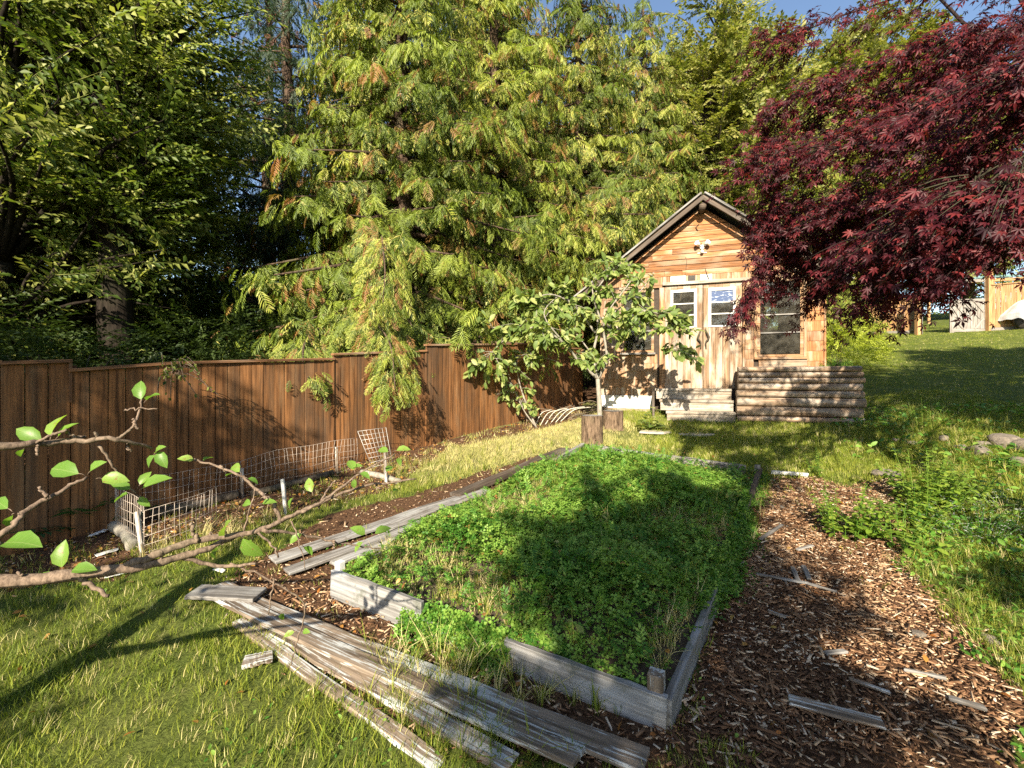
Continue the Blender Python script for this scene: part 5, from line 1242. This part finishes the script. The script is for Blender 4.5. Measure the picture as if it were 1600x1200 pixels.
limbs = [([tb, q(937, 640), fork], .055, 0), ([fork, q(927, 555, .05), q(934, 510, .1), q(925, 450, .2)], .034, 5), ([fork, q(948, 560), q(945, 500, -.1), q(985, 440, -.2)], .034, 6), ([fork, q(905, 565, -.1), q(880, 535, -.2), q(835, 510, -.3), q(770, 512, -.3)], .028, 8),
         ([q(945, 520), q(985, 490, -.2), q(1030, 490, -.35), q(1058, 520, -.4), q(1050, 552, -.4)], .022, 11), ([q(930, 520), q(900, 480), q(860, 460, -.2), q(815, 475, -.3)], .022, 9), ([q(938, 500), q(930, 460), q(960, 420, .1), q(985, 415, 0)], .02, 7), ([q(945, 500), q(1000, 455, -.2), q(1022, 425, -.3)], .016, 8),
         ([q(880, 535, -.2), q(850, 490, -.2), q(880, 455)], .016, 9), ([q(945, 500), q(980, 500, -.3), q(1010, 520, -.3)], .018, 9), ([q(835, 510, -.3), q(790, 530, -.4), q(760, 560, -.4)], .014, 8), ([q(930, 560), q(885, 500, .1), q(870, 470)], .014, 7)]
small_tree(tb, limbs, 'open plum tree with pale forked trunk growing before the shed', 'plum_tree', T_leaf(.46, .12, -.25), .155, 14, nind=260, seed=5)
tb2 = gp(838, 668); tb2 = np.array([tb2[0], tb2[1], gz(tb2[0], tb2[1])]); Yt = tb2[1] 
limbs = [([tb2, q(826, 640), q(812, 600), q(805, 560)], .022, 5), ([tb2, q(818, 640, .05), q(800, 600, .05), q(790, 570, .1)], .014, 5), ([q(806, 580), q(780, 560, -.1), q(745, 570, -.2)], .010, 12), ([q(805, 575), q(815, 555, -.1), q(850, 560, -.1)], .010, 12), ([q(800, 600), q(780, 590), q(760, 590)], .008, 10)]
small_tree(tb2, limbs, 'thin young tree with splayed pale stems in front of the fence', 'young_tree', T_leaf(.5, .12, -.2), .11, 13, nind=60, seed=6)

# vine tuft hanging over the left fence
a = Acc(); c0 = at(262, 590, 4.2)
VT = Acc(); P = []; Dd = []
for i in range(14):
    e1 = c0 + np.array([random.uniform(-.05, .45), random.uniform(-.15, .1), random.uniform(-.22, .12)]); s0 = c0 + np.array([random.uniform(-.1, .05), .12, random.uniform(-.02, .1)])
    C_ = spline([s0, (s0 + e1) / 2 + np.array([0, -.03, random.uniform(.03, .14)]), e1], 5); tube(VT, C_ - c0, .0035, 4)
    n = 9; t = rng.integers(3, len(C_), n); P.append(C_[t]); Dd.append(rng.normal(0, 1, (n, 3)) + np.array([.5, 0, -.5]))
e = empty('trailing_vine', c0, 0, 'small trailing vine with curled brown stems hanging over the left fence', 'vine')
link('stems', VT.mesh('stems', M_twig), e); P = np.concatenate(P); Dd = np.concatenate(Dd)
split_leaves(e, T_leaf(.45), basis(Dd, rand_up(len(P), .5), rng.uniform(.035, .06, len(P))), P, 0, 'leaf', M_elm, 'leaves')
# cedar boughs that hang over the fence
def bough(pts, label, n=70, sp=.30, seed=3):
    r = np.random.default_rng(seed); C_ = spline([np.array(p, float) for p in pts], 8); org = C_[0].copy(); e = empty('cedar_bough', org, 0, label, 'bough', 'cedar boughs hanging over the fence'); tr = Acc(); tube(tr, C_ - org, np.linspace(.025, .006, len(C_)), 6)
    a = Acc(); i = r.integers(3, len(C_), n); base = C_[i] + r.normal(0, .06, (n, 3)); tg = nrm(np.gradient(C_, axis=0))[i]; sd = nrm(np.cross(tg, [0, 0, 1.])) * np.where(r.random(n) < .5, 1, -1)[:, None]
    off = r.uniform(0, .5, (n, 1)) * (1 - i[:, None] / len(C_) * .6); base = base + sd * off + np.array([0, 0, -.3]) * off; d = tg * .6 + sd * r.uniform(.2, 1, (n, 1)) + np.array([0, 0, -1]) * r.uniform(.2, 1.1, (n, 1))
    w = r.integers(0, 3, n); dead = (r.random(n) < .12) * .9; up = nrm(np.array([.3, -.7, 1.])) + r.normal(0, .25, (n, 3))
    for k in range(3): m = w == k; a.inst(CEDAR[k], basis(d[m], up[m], sp * r.uniform(.7, 1.3, m.sum())), base[m] - org, r.random(m.sum()), dead[m])
    link('branch', tr.mesh('branch', M_cbark, True), e); link('sprays', a.mesh('sprays', M_cedar), e); return e
bough([(-2.6, 8.4, 2.9), (-2.3, 7.3, 2.6), (-1.75, 6.4, 2.1), (-1.55, 5.95, 1.45)], 'bushy cedar bough drooping over the middle of the fence', 420, .19, 3)
bough([(-3.3, 8.0, 2.6), (-3.2, 7.0, 2.2), (-2.8, 6.0, 1.85), (-2.5, 5.5, 1.6)], 'smaller cedar bough reaching over the fence left of the bushy one', 190, .18, 4)
bough([(-2.4, 8.8, 4.2), (-2.2, 7.6, 4.0), (-1.9, 6.7, 3.2), (-1.85, 6.4, 2.6)], 'upper cedar bough directly above the bushy drooping one', 380, .22, 5)

# ------------------------------------------------------------------ far fence, gate, covered thing
def far_fence(q0, q1, H, label, w=.15, mat=M_farf, group='far boundary fence panels'):
    a0, a1 = gp(*q0), gp(*q1); e = empty('far_fence', a0, 0, label, 'fence', group); L = np.linalg.norm((a1 - a0)[:2]); n = int(L / w); d = (a1 - a0) / L; nn = np.array([d[1], -d[0], 0])
    for i in range(n):
        c = a0 + (a1 - a0) * ((i + .5) / n); zb = gz(c[0], c[1]); o = link('board', board_mesh('board', H + random.uniform(-.01, .01), L / n - .012, .02, mat, bev=0), e); orient(o, np.array([c[0], c[1], zb + H / 2 + .02]) - a0, (0, 0, 1), nn)
    zz = lambda p, h: np.array([p[0], p[1], gz(p[0], p[1]) + h]) - a0
    board('rail', zz(a0, H + .05), zz(a1, H + .05), .12, .05, (0, 0, 1), mat, e); board('bottom_rail', zz(a0, .07) + nn * .03, zz(a1, .07) + nn * .03, .14, .03, nn, M_gate, e); return e
far_fence((1285, 523), (1432, 521), 1.62, 'far brown board fence between the yellow shrub and the gate')
far_fence((1548, 517), (1700, 510), 1.95, 'far brown board fence right of the grey gate')
def post(px, py, H, w, label, mat, group='posts of the far fence'):
    p = gp(px, py); o = board('fence_post', (p[0], p[1], gz(p[0], p[1]) - .1), (p[0], p[1], gz(p[0], p[1]) + H), w, w, (0, 1, 0), mat); return tag(o, label, 'post', group)
post(1434, 523, 1.85, .16, 'brown far fence post at the left side of the opening', M_farf); post(1545, 517, 2.75, .19, 'tall brown post right of the grey gate', M_farf)
p = gp(1512, 519); gt = empty('garden_gate', p, 0, 'grey weathered gate with open upper panel beside the tall post', 'gate'); pr = gp(1541, 517) - p; pl = gp(1487, 520) - p
ux_ = np.array([pr[0] - pl[0], pr[1] - pl[1], 0]); Wg = np.linalg.norm(ux_); ux_ /= Wg; nx_ = np.array([ux_[1], -ux_[0], 0])
for f in (0, 1): b_ = pl + ux_ * Wg * f; board('stile', b_ + [0, 0, -.02], b_ + [0, 0, 2.35], .16, .05, nx_, M_gate, gt)
for h_ in (.1, 1.42, 2.28): board('rail', pl + [0, 0, h_], pl + ux_ * Wg + [0, 0, h_], .13, .06, nx_, M_gate, gt)
for i in range(9): b_ = pl + ux_ * Wg * (i + .9) / 10.0; board('board', b_ + [0, 0, .12], b_ + [0, 0, 1.4], Wg / 10 - .008, .02, nx_, M_gate, gt)
for (f0, z0, f1, z1) in ((.08, .9, .35, 1.38), (.65, 1.38, .92, .9), (.08, .6, .35, .14), (.65, .14, .92, .6)): board('brace', pl + ux_ * Wg * f0 + nx_ * .03 + [0, 0, z0], pl + ux_ * Wg * f1 + nx_ * .03 + [0, 0, z1], .08, .02, nx_, M_gate, gt)
p = gp(1443, 522); gl = empty('open_gate', p, 0, 'grey gate leaf standing open behind the left far post', 'gate')
for i in range(6): board('board', (.0 + i * .04, .1 + i * .16, 0), (.0 + i * .04, .1 + i * .16, 1.55), .15, .02, (1, -.25, 0), M_gate, gl)
for h_ in (.25, 1.3): board('rail', (-.03, 0, h_), (.18, 1.0, h_), .1, .03, (1, -.25, 0), M_gate, gl)
# tarp covered equipment
p = gp(1592, 514); bm = bmesh.new(); bmesh.ops.create_grid(bm, x_segments=34, y_segments=26, size=1)
for v_ in bm.verts:
    x_, y_ = v_.co.x, v_.co.y; rr_ = max(abs(x_), abs(y_)); hgt = 1.12 * (1 - max(0, (abs(x_) - .35) / .65) ** 2 * .75) * (1 - max(0, (abs(y_) - .4) / .6) ** 2 * .6) * (1.0 - .2 * x_ * (x_ < 0) * -1)
    v_.co = (x_ * 1.3, y_ * .8, hgt + .05 * math.sin(9 * x_ + 3 * y_) * math.cos(7 * y_ + x_) - (.12 if rr_ > .96 else 0))
me = bpy.data.meshes.new('cover'); bm.to_mesh(me); bm.free(); me.materials.append(M_tarp)
tv = empty('covered_equipment', p, 0, 'garden equipment under a crumpled silver tarp beside the far fence', 'tarp'); link('cover', me, tv).location = (.55, -.1, .28)
for s in (-.35, 1.2): lathe('wheel', [(.05, -.08), (.28, -.08), (.32, -.04), (.32, .04), (.28, .08), (.05, .08)], M_metal, tv, 18, (s, -.4, .3), (0, 1, 0))
boxm('frame', (-.4, -.5, .25), (1.4, .3, .4), M_metal, tv)
p = gp(1580, 500); 
lt = empty('lean_to_roof', np.array([p[0] + .5, p[1] + 2.0, gz(p[0], p[1])]), R(-20), 'low structure with teal corrugated roof behind the far fence', 'shelter')
V = []; F = []
for i in range(61): V += [(-3 + i * .1, -1.0, 2.45 + .03 * math.cos(i * PI * .5)), (-3 + i * .1, 1.3, 2.95 + .03 * math.cos(i * PI * .5))]
for i in range(60): F.append((2 * i, 2 * i + 2, 2 * i + 3, 2 * i + 1))
me = bpy.data.meshes.new('roof'); me.from_pydata(V, [], F); me.materials.append(M_teal); link('roof', me, lt)
for x_ in (-2.8, 0, 2.8): boxm('post', (x_, -.95, 0), (x_ + .12, -.83, 2.4), M_farf, lt)
boxm('beam', (-3, -.98, 2.25), (3, -.9, 2.41), M_farf, lt)
# pale outbuilding glimpsed through the maple, left of the gate
p = gp(1350, 520); nb_ = empty('outbuilding', (p[0] + 1.5, p[1] + 3.2, gz(p[0], p[1])), R(-15), 'pale outbuilding glimpsed above the far fence behind the maple leaves', 'outbuilding')
boxm('wall', (-1.8, 0, 0), (1.8, 2.5, 2.3), M_house, nb_, bev=0); 
for s in (-1, 1): board('roof', (0, 1.25, 3.0), (s * 2.15, 1.25, 2.22), 3.1, .06, (s * .35, 0, 1), M_gate, nb_)
boxm('window', (-.9, -.03, 1.2), (-.1, .0, 1.9), M_glass, nb_); boxm('window', (.4, -.03, 1.2), (1.2, .0, 1.9), M_glass, nb_)

# ------------------------------------------------------------------ red maple
MP = empty('red_maple', (4.5, 3.1, gz(4.5, 3.1)), 0, 'dark red Japanese maple with drooping layered boughs at upper right', 'tree')
mo = np.array(MP.location); tr = Acc(); P = []; Dd = []; rr = np.random.default_rng(77)
trunkp = [mo, mo + [0.05, .05, 1.0], mo + [-.1, .1, 2.0], mo + [.0, .15, 3.0], mo + [.1, .2, 4.3]]
T_ = spline(trunkp, 5); tube(tr, T_ - mo, np.linspace(.13, .04, len(T_)), 9)
def mbough(pts, n, r0=.022, spread=.35, side=True):
    C_ = spline([np.asarray(p, float) for p in pts], 7); tube(tr, C_ - mo, np.linspace(r0, .005, len(C_)), 5)
    L = len(C_)
    for k in range(n):
        i = rr.integers(int(L * .22), L); p0 = C_[i] + np.array([0, 0, rr.uniform(-.03, .10)]); tg = nrm(C_[min(i + 1, L - 1)] - C_[max(i - 1, 0)])
        sd = nrm(np.cross(tg, [0, 0, 1.])) * rr.choice([-1, 1]); d = nrm(tg * .5 + sd * rr.uniform(.3, 1) + np.array([0, 0, rr.uniform(-.5, .15)])); l2 = spread * rr.uniform(.4, 1.15)
        q_ = p0 + d * l2 + np.array([0, 0, -.35 * l2]); tw = spline([p0, (p0 + q_) / 2 + np.array([0, 0, .02]), q_], 2); tube(tr, tw - mo, np.linspace(.0035, .0015, len(tw)), 3)
        m = rr.integers(9, 13); t = rr.uniform(.15, 1.05, m)[:, None]; pp = p0 * (1 - t) + q_ * t + rr.normal(0, .025, (m, 3)); P.append(pp)
        dd = d + rr.normal(0, .7, (m, 3)) * np.array([1, 1, .4]); dd[:, 2] -= rr.uniform(.2, 1.0, m); Dd.append(dd)
# boughs entering the picture: waypoints (px, py, distance)
MB_ = [
 ([(1760, 270, 3.4), (1640, 320, 3.4), (1500, 360, 3.5), (1380, 405, 3.7), (1310, 425, 3.9), (1282, 462, 3.9)], 40), ([(1780, 290, 3.0), (1660, 345, 3.0), (1550, 385, 3.0), (1440, 420, 3.1), (1385, 445, 3.2), (1368, 468, 3.2)], 30), ([(1760, 250, 3.5), (1600, 300, 3.5), (1420, 360, 3.6), (1300, 400, 3.8), (1245, 425, 3.9)], 26),
 ([(1800, 40, 3.2), (1600, 45, 3.0), (1450, 72, 3.1), (1320, 118, 3.3), (1210, 168, 3.5)], 62), ([(1780, 90, 3.4), (1560, 95, 3.2), (1400, 140, 3.3), (1270, 185, 3.5), (1190, 235, 3.6)], 50),
 ([(1780, 130, 3.1), (1560, 150, 2.8), (1400, 185, 3.0), (1290, 220, 3.3), (1205, 270, 3.5)], 46),
 ([(1800, 200, 3.0), (1560, 200, 2.6), (1400, 215, 2.8), (1260, 240, 3.2), (1195, 250, 3.5)], 40),
 ([(1800, 170, 3.0), (1600, 130, 2.5), (1480, 150, 2.5), (1400, 205, 2.6)], 34),
 ([(1780, 260, 3.0), (1560, 270, 2.5), (1420, 290, 2.7), (1330, 308, 3.0)], 24),
 ([(1780, 300, 3.1), (1500, 308, 3.1), (1350, 308, 3.4), (1230, 322, 3.6), (1195, 352, 3.7)], 42),
 ([(1780, 315, 3.1), (1450, 337, 3.2), (1300, 345, 3.4), (1220, 366, 3.6), (1190, 428, 3.7), (1155, 478, 3.75)], 62),
 ([(1500, 329, 3.4), (1340, 359, 3.6), (1260, 382, 3.8), (1220, 428, 3.9)], 26),
 ([(1760, 329, 2.7), (1560, 315, 2.2), (1460, 337, 2.2), (1400, 370, 2.4), (1350, 396, 2.6)], 44),
 ([(1700, 359, 2.7), (1500, 352, 2.3), (1430, 389, 2.4), (1420, 422, 2.5)], 34),
 ([(1760, 300, 2.4), (1640, 270, 1.95), (1560, 290, 1.95), (1480, 315, 2.1)], 30),
 ([(1800, 359, 2.4), (1640, 337, 2.0), (1560, 359, 2.1), (1500, 382, 2.2)], 36),
 ([(1800, 240, 2.5), (1640, 200, 2.1), (1540, 220, 2.2), (1480, 250, 2.4)], 26),
 ([(1700, 374, 3.4), (1500, 382, 3.5), (1380, 396, 3.7), (1300, 411, 3.9), (1290, 437, 3.9)], 40),
 ([(1700, 389, 3.2), (1560, 382, 3.2), (1480, 396, 3.3)], 26),
 ([(1750, 20, 3.0), (1600, 40, 2.8), (1500, 60, 2.8)], 30),
 ([(1700, 90, 3.6), (1560, 60, 3.6), (1480, 120, 3.8), (1400, 160, 4.0)], 34),
 ([(1760, 10, 3.6), (1500, -20, 3.5), (1330, 20, 3.6), (1240, 55, 3.7), (1200, 62, 3.7)], 34),
 ([(1720, 240, 3.9), (1560, 250, 4.2), (1480, 290, 4.4)], 30),
 ([(1720, 322, 4.0), (1540, 337, 4.3), (1420, 352, 4.4)], 26),
 ([(1760, 150, 2.0), (1640, 100, 1.9), (1580, 120, 2.0)], 22),
 ([(1400, 329, 3.0), (1330, 322, 3.2), (1270, 337, 3.4)], 18),
 ([(1400, 374, 3.9), (1280, 374, 4.0), (1220, 345, 4.0), (1200, 322, 4.0)], 26),
]
for w_, n_ in MB_:
    p_ = [at(*k) for k in w_]; s_ = T_[min(len(T_) - 1, 12 + int(rr.integers(0, 8)))]
    tube(tr, spline([s_ - mo, (s_ + p_[0]) / 2 - mo + [0, 0, .1], p_[0] - mo], 3), np.linspace(.026, .013, 7), 5)
    mbough(p_, int(n_ * 1.85), .008, .36)
# upper and outer boughs of the same tree beyond the frame
for k in range(46):
    az = k * 2.4; r_ = rr.uniform(1.0, 2.9); e_ = np.array([mo[0] + 1.1 + r_ * math.cos(az), mo[1] + .6 + r_ * .9 * math.sin(az), rr.uniform(3.4, 6.0) + mo[2] * .5])
    if e_[0] / max(e_[1], .5) < 1.16 and e_[2] < 1.7 + .87 * e_[1]: e_[0] = 1.3 * max(e_[1], .5) + .4
    if e_[0] / max(e_[1], .5) < .55: continue
    s_ = T_[rr.integers(8, len(T_))]; mbough([s_, (s_ + e_) / 2 + [0, 0, .25], e_], 20, .03, .55)
P = np.concatenate(P); Dd = np.concatenate(Dd)
up = rr.normal(0, .45, P.shape) + np.array([-.1, -.8, 1.]); Mm = basis(Dd, up, .058 * rr.uniform(.55, 1.25, len(P)))
link('trunk', tr.mesh('trunk', barkmat('maple_bark', (.014, .009, .008), (.045, .03, .026), zs=20, xs=40, bd=.002), True), MP)
kx = (P[:, 0] / P[:, 1]) * 700 + 800; ky = 590 - (P[:, 2] - 1.6) / P[:, 1] * 700
key = np.linalg.norm(P - EYE, axis=1) + 100 * ((kx > 1590) | (ky < 5) | (P[:, 1] < .5))
split_leaves(MP, T_palm(), Mm, P, 300, 'leaf', M_maple, 'leaves', key=key)
print('maple leaves', len(P))

# ------------------------------------------------------------------ apple branch at the near left
ab = np.array([-2.75, .95, 0.0]); AP = empty('apple_tree', ab, 0, 'apple tree reaching bare knobbly branches in from the left edge', 'tree')
tr = Acc(); 
def al(pts, r0, r1, knob=True):
    C_ = spline([np.asarray(p, float) for p in pts], 7); n = len(C_); C_ = C_ + rng.normal(0, .0022, C_.shape); rad = np.linspace(r0, r1, n) * (1 + .10 * np.sin(np.arange(n) * 2.3) * knob); tube(tr, C_ - ab, rad, 8); return C_
tk = al([ab, ab + [.05, .05, .7], ab + [.0, .1, 1.3], ab + [-.2, 0, 2.2]], .10, .06)
j = lambda px, py, Y: at(px, py, Y)
al([ab + [.05, .06, .9], j(-350, 905, 1.1), j(0, 908, 1.25), j(190, 888, 1.35), j(290, 868, 1.45), j(370, 838, 1.55)], .026, .008)
al([j(195, 886, 1.35), j(300, 846, 1.45), j(400, 830, 1.55), j(470, 800, 1.65), j(560, 762, 1.8), j(650, 748, 1.9)], .013, .003)
al([j(440, 812, 1.6), j(500, 785, 1.65), j(555, 745, 1.75), j(618, 708, 1.85)], .007, .0025)
al([j(285, 872, 1.45), j(340, 884, 1.5), j(400, 880, 1.5)], .008, .004); al([j(410, 828, 1.55), j(470, 836, 1.65), j(540, 850, 1.75), j(600, 858, 1.85)], .006, .002)
al([j(440, 815, 1.6), j(425, 785, 1.6), j(400, 765, 1.65), j(375, 743, 1.65), j(320, 722, 1.65), j(290, 712, 1.65)], .007, .003)
al([j(110, 898, 1.3), j(140, 912, 1.3), j(168, 932, 1.3)], .009, .005); al([j(310, 846, 1.45), j(303, 835, 1.45), j(300, 818, 1.45)], .007, .006)
al([ab + [.0, .1, 1.4], j(-250, 700, 1.1), j(0, 697, 1.25), j(95, 690, 1.35), j(180, 687, 1.4), j(240, 700, 1.5)], .016, .004)
al([j(180, 687, 1.4), j(205, 670, 1.42), j(217, 645, 1.45), j(222, 625, 1.48)], .005, .003); al([j(195, 641, 1.45), j(216, 638, 1.45), j(243, 640, 1.46)], .0028, .002)
al([j(55, 693, 1.3), j(80, 680, 1.32), j(105, 672, 1.33)], .004, .004); al([j(135, 684, 1.38), j(110, 680, 1.36), j(100, 668, 1.36)], .0045, .003)
al([ab + [.05, .06, .95], j(-120, 900, 1.05), j(0, 838, 1.1), j(42, 797, 1.15), j(90, 770, 1.2), j(135, 745, 1.25)], .011, .004)
al([j(155, 695, 1.4), j(175, 725, 1.42), j(195, 755, 1.45), j(212, 770, 1.45)], .004, .0025)
al([j(500, 785, 1.65), j(512, 765, 1.7), j(525, 750, 1.7)], .004, .003); al([j(455, 815, 1.62), j(468, 850, 1.62), j(478, 890, 1.65)], .003, .0015)
al([j(400, 830, 1.55), j(425, 852, 1.55), j(435, 870, 1.56)], .004, .003)
al([j(362, 880, 1.5), j(420, 905, 1.55), j(475, 945, 1.6), j(465, 1000, 1.62), j(452, 1042, 1.65)], .0035, .002)
al([j(428, 905, 1.55), j(424, 930, 1.55), j(420, 960, 1.55)], .003, .002); al([j(380, 830, 1.5), j(392, 790, 1.5), j(398, 765, 1.5)], .0028, .002)
for (px, py, Y) in [(30, 905, 1.26), (120, 893, 1.3), (160, 889, 1.33), (250, 876, 1.4), (330, 845, 1.48), (60, 696, 1.3), (150, 686, 1.38), (205, 690, 1.45), (500, 785, 1.7), (590, 756, 1.85), (350, 735, 1.65), (420, 790, 1.6), (70, 780, 1.17), (520, 845, 1.7), (210, 655, 1.43)]:
    q0 = at(px, py, Y); sgn = random.choice([-1, 1]); al([q0, q0 + [random.uniform(-.01, .01), 0, .012 * sgn], q0 + [random.uniform(-.02, .02), 0, random.uniform(.018, .035) * sgn]], .004, .0035)
LA = T_leaf(.62, .30, -.40); LP_ = []; LM = []
# leaves: (px, py of base, distance, direction px, py, length m)
for (px, py, Y, dx, dy, s) in [(75, 692, 1.33, -40, -18, .08), (78, 690, 1.33, 8, -45, .075), (85, 690, 1.34, 22, -30, .06), (222, 632, 1.48, -8, -42, .07), (225, 630, 1.48, 30, -35, .06),
     (245, 700, 1.5, 10, 25, .06), (248, 705, 1.5, -20, 20, .05), (240, 712, 1.5, 15, -25, .05), (133, 743, 1.25, -50, -14, .085), (137, 742, 1.25, 20, -28, .06), (150, 748, 1.26, 45, -2, .06),
     (212, 768, 1.45, -28, -12, .06), (214, 765, 1.45, 12, -20, .05), (216, 768, 1.45, 40, -30, .09), (210, 770, 1.45, -30, 6, .05), (212, 772, 1.45, 12, 12, .04),
     (20, 800, 1.12, -30, -20, .06), (22, 802, 1.12, -10, 10, .04), (0, 850, 1.1, 45, -10, .09), (-5, 835, 1.1, -30, -20, .06), (98, 895, 1.3, -6, -45, .085), (105, 893, 1.3, 38, -10, .07), (95, 900, 1.3, -50, 12, .08), (92, 898, 1.3, -25, 18, .05),
     (310, 722, 1.65, -25, -8, .05), (312, 724, 1.65, 16, -12, .04), (375, 742, 1.65, -28, -8, .06), (378, 742, 1.65, -12, -14, .06), (380, 746, 1.65, 18, 4, .04),
     (352, 842, 1.5, -5, -25, .08), (395, 838, 1.55, -10, 30, .10), (375, 835, 1.5, 20, 28, .10), (350, 850, 1.5, -30, 20, .06), (398, 790, 1.55, -26, -8, .055), (402, 790, 1.55, 22, -8, .05), (490, 775, 1.7, -10, -25, .06),
     (555, 740, 1.75, -12, -30, .06), (558, 738, 1.75, 24, 6, .05), (556, 742, 1.75, -4, 18, .04), (612, 708, 1.85, -26, -10, .06), (614, 706, 1.85, 22, -8, .055), (618, 712, 1.85, 8, 12, .04), (575, 838, 1.8, -20, -14, .075), (580, 838, 1.8, 22, -14, .08), (572, 842, 1.8, -14, 12, .05), (590, 845, 1.8, 14, 12, .045),
     (468, 985, 1.62, -14, 4, .035), (470, 985, 1.62, 12, 2, .035), (428, 962, 1.55, 16, 2, .04), (478, 830, 1.65, -20, 12, .05), (470, 852, 1.65, 16, 8, .045), (610, 770, 1.9, 14, -8, .04), (455, 800, 1.62, -6, -22, .05),
     (600, 742, 1.85, 10, -14, .05), (545, 735, 1.78, 18, -12, .05), (40, 700, 1.3, -20, 12, .04)]:
    b0 = at(px, py, Y); b1 = at(px + dx, py + dy, Y + random.uniform(-.04, .05)); LP_.append(b0); d_ = (b1 - b0)[None]; st_ = nrm(b1 - b0) * .016; tube(tr, [b0 - ab, b0 + st_ * .5 + [0, 0, .002] - ab, b0 + st_ * 1.1 - ab], .0011, 4); LP_[-1] = b0 + st_
    LM.append(basis(d_, np.array([[random.uniform(-.4, .4), random.uniform(-.9, -.2), random.uniform(.5, 1)]]), s * random.uniform(.82, 1.05))[0])
split_leaves(AP, LA, np.array(LM), np.array(LP_), 200, 'leaf', M_apple)
link('branches', tr.mesh('branches', M_twig, True), AP)
# leafy crown of the apple tree, up and left of the viewpoint
P = []; 
for k in range(9):
    e_ = ab + np.array([rng.uniform(-1.6, .1), rng.uniform(-1.6, -.1), rng.uniform(1.7, 3.3)]); C_ = spline([tk[-3], (tk[-3] + e_) / 2 + [0, 0, .15], e_], 4); a2 = Acc(); P.append(C_[-6:] .repeat(14, 0) + rng.normal(0, .14, (84, 3)))
P = np.concatenate(P); a = Acc(); a.inst(LA, rot_z(len(P), rng.uniform(.05, .085, len(P)), .6), P - ab); o = link('crown', a.mesh('crown', M_apple), AP)
print('board count', nfb, 'objects', len(bpy.data.objects), 'tris', sum(len(m.polygons) for m in bpy.data.meshes))
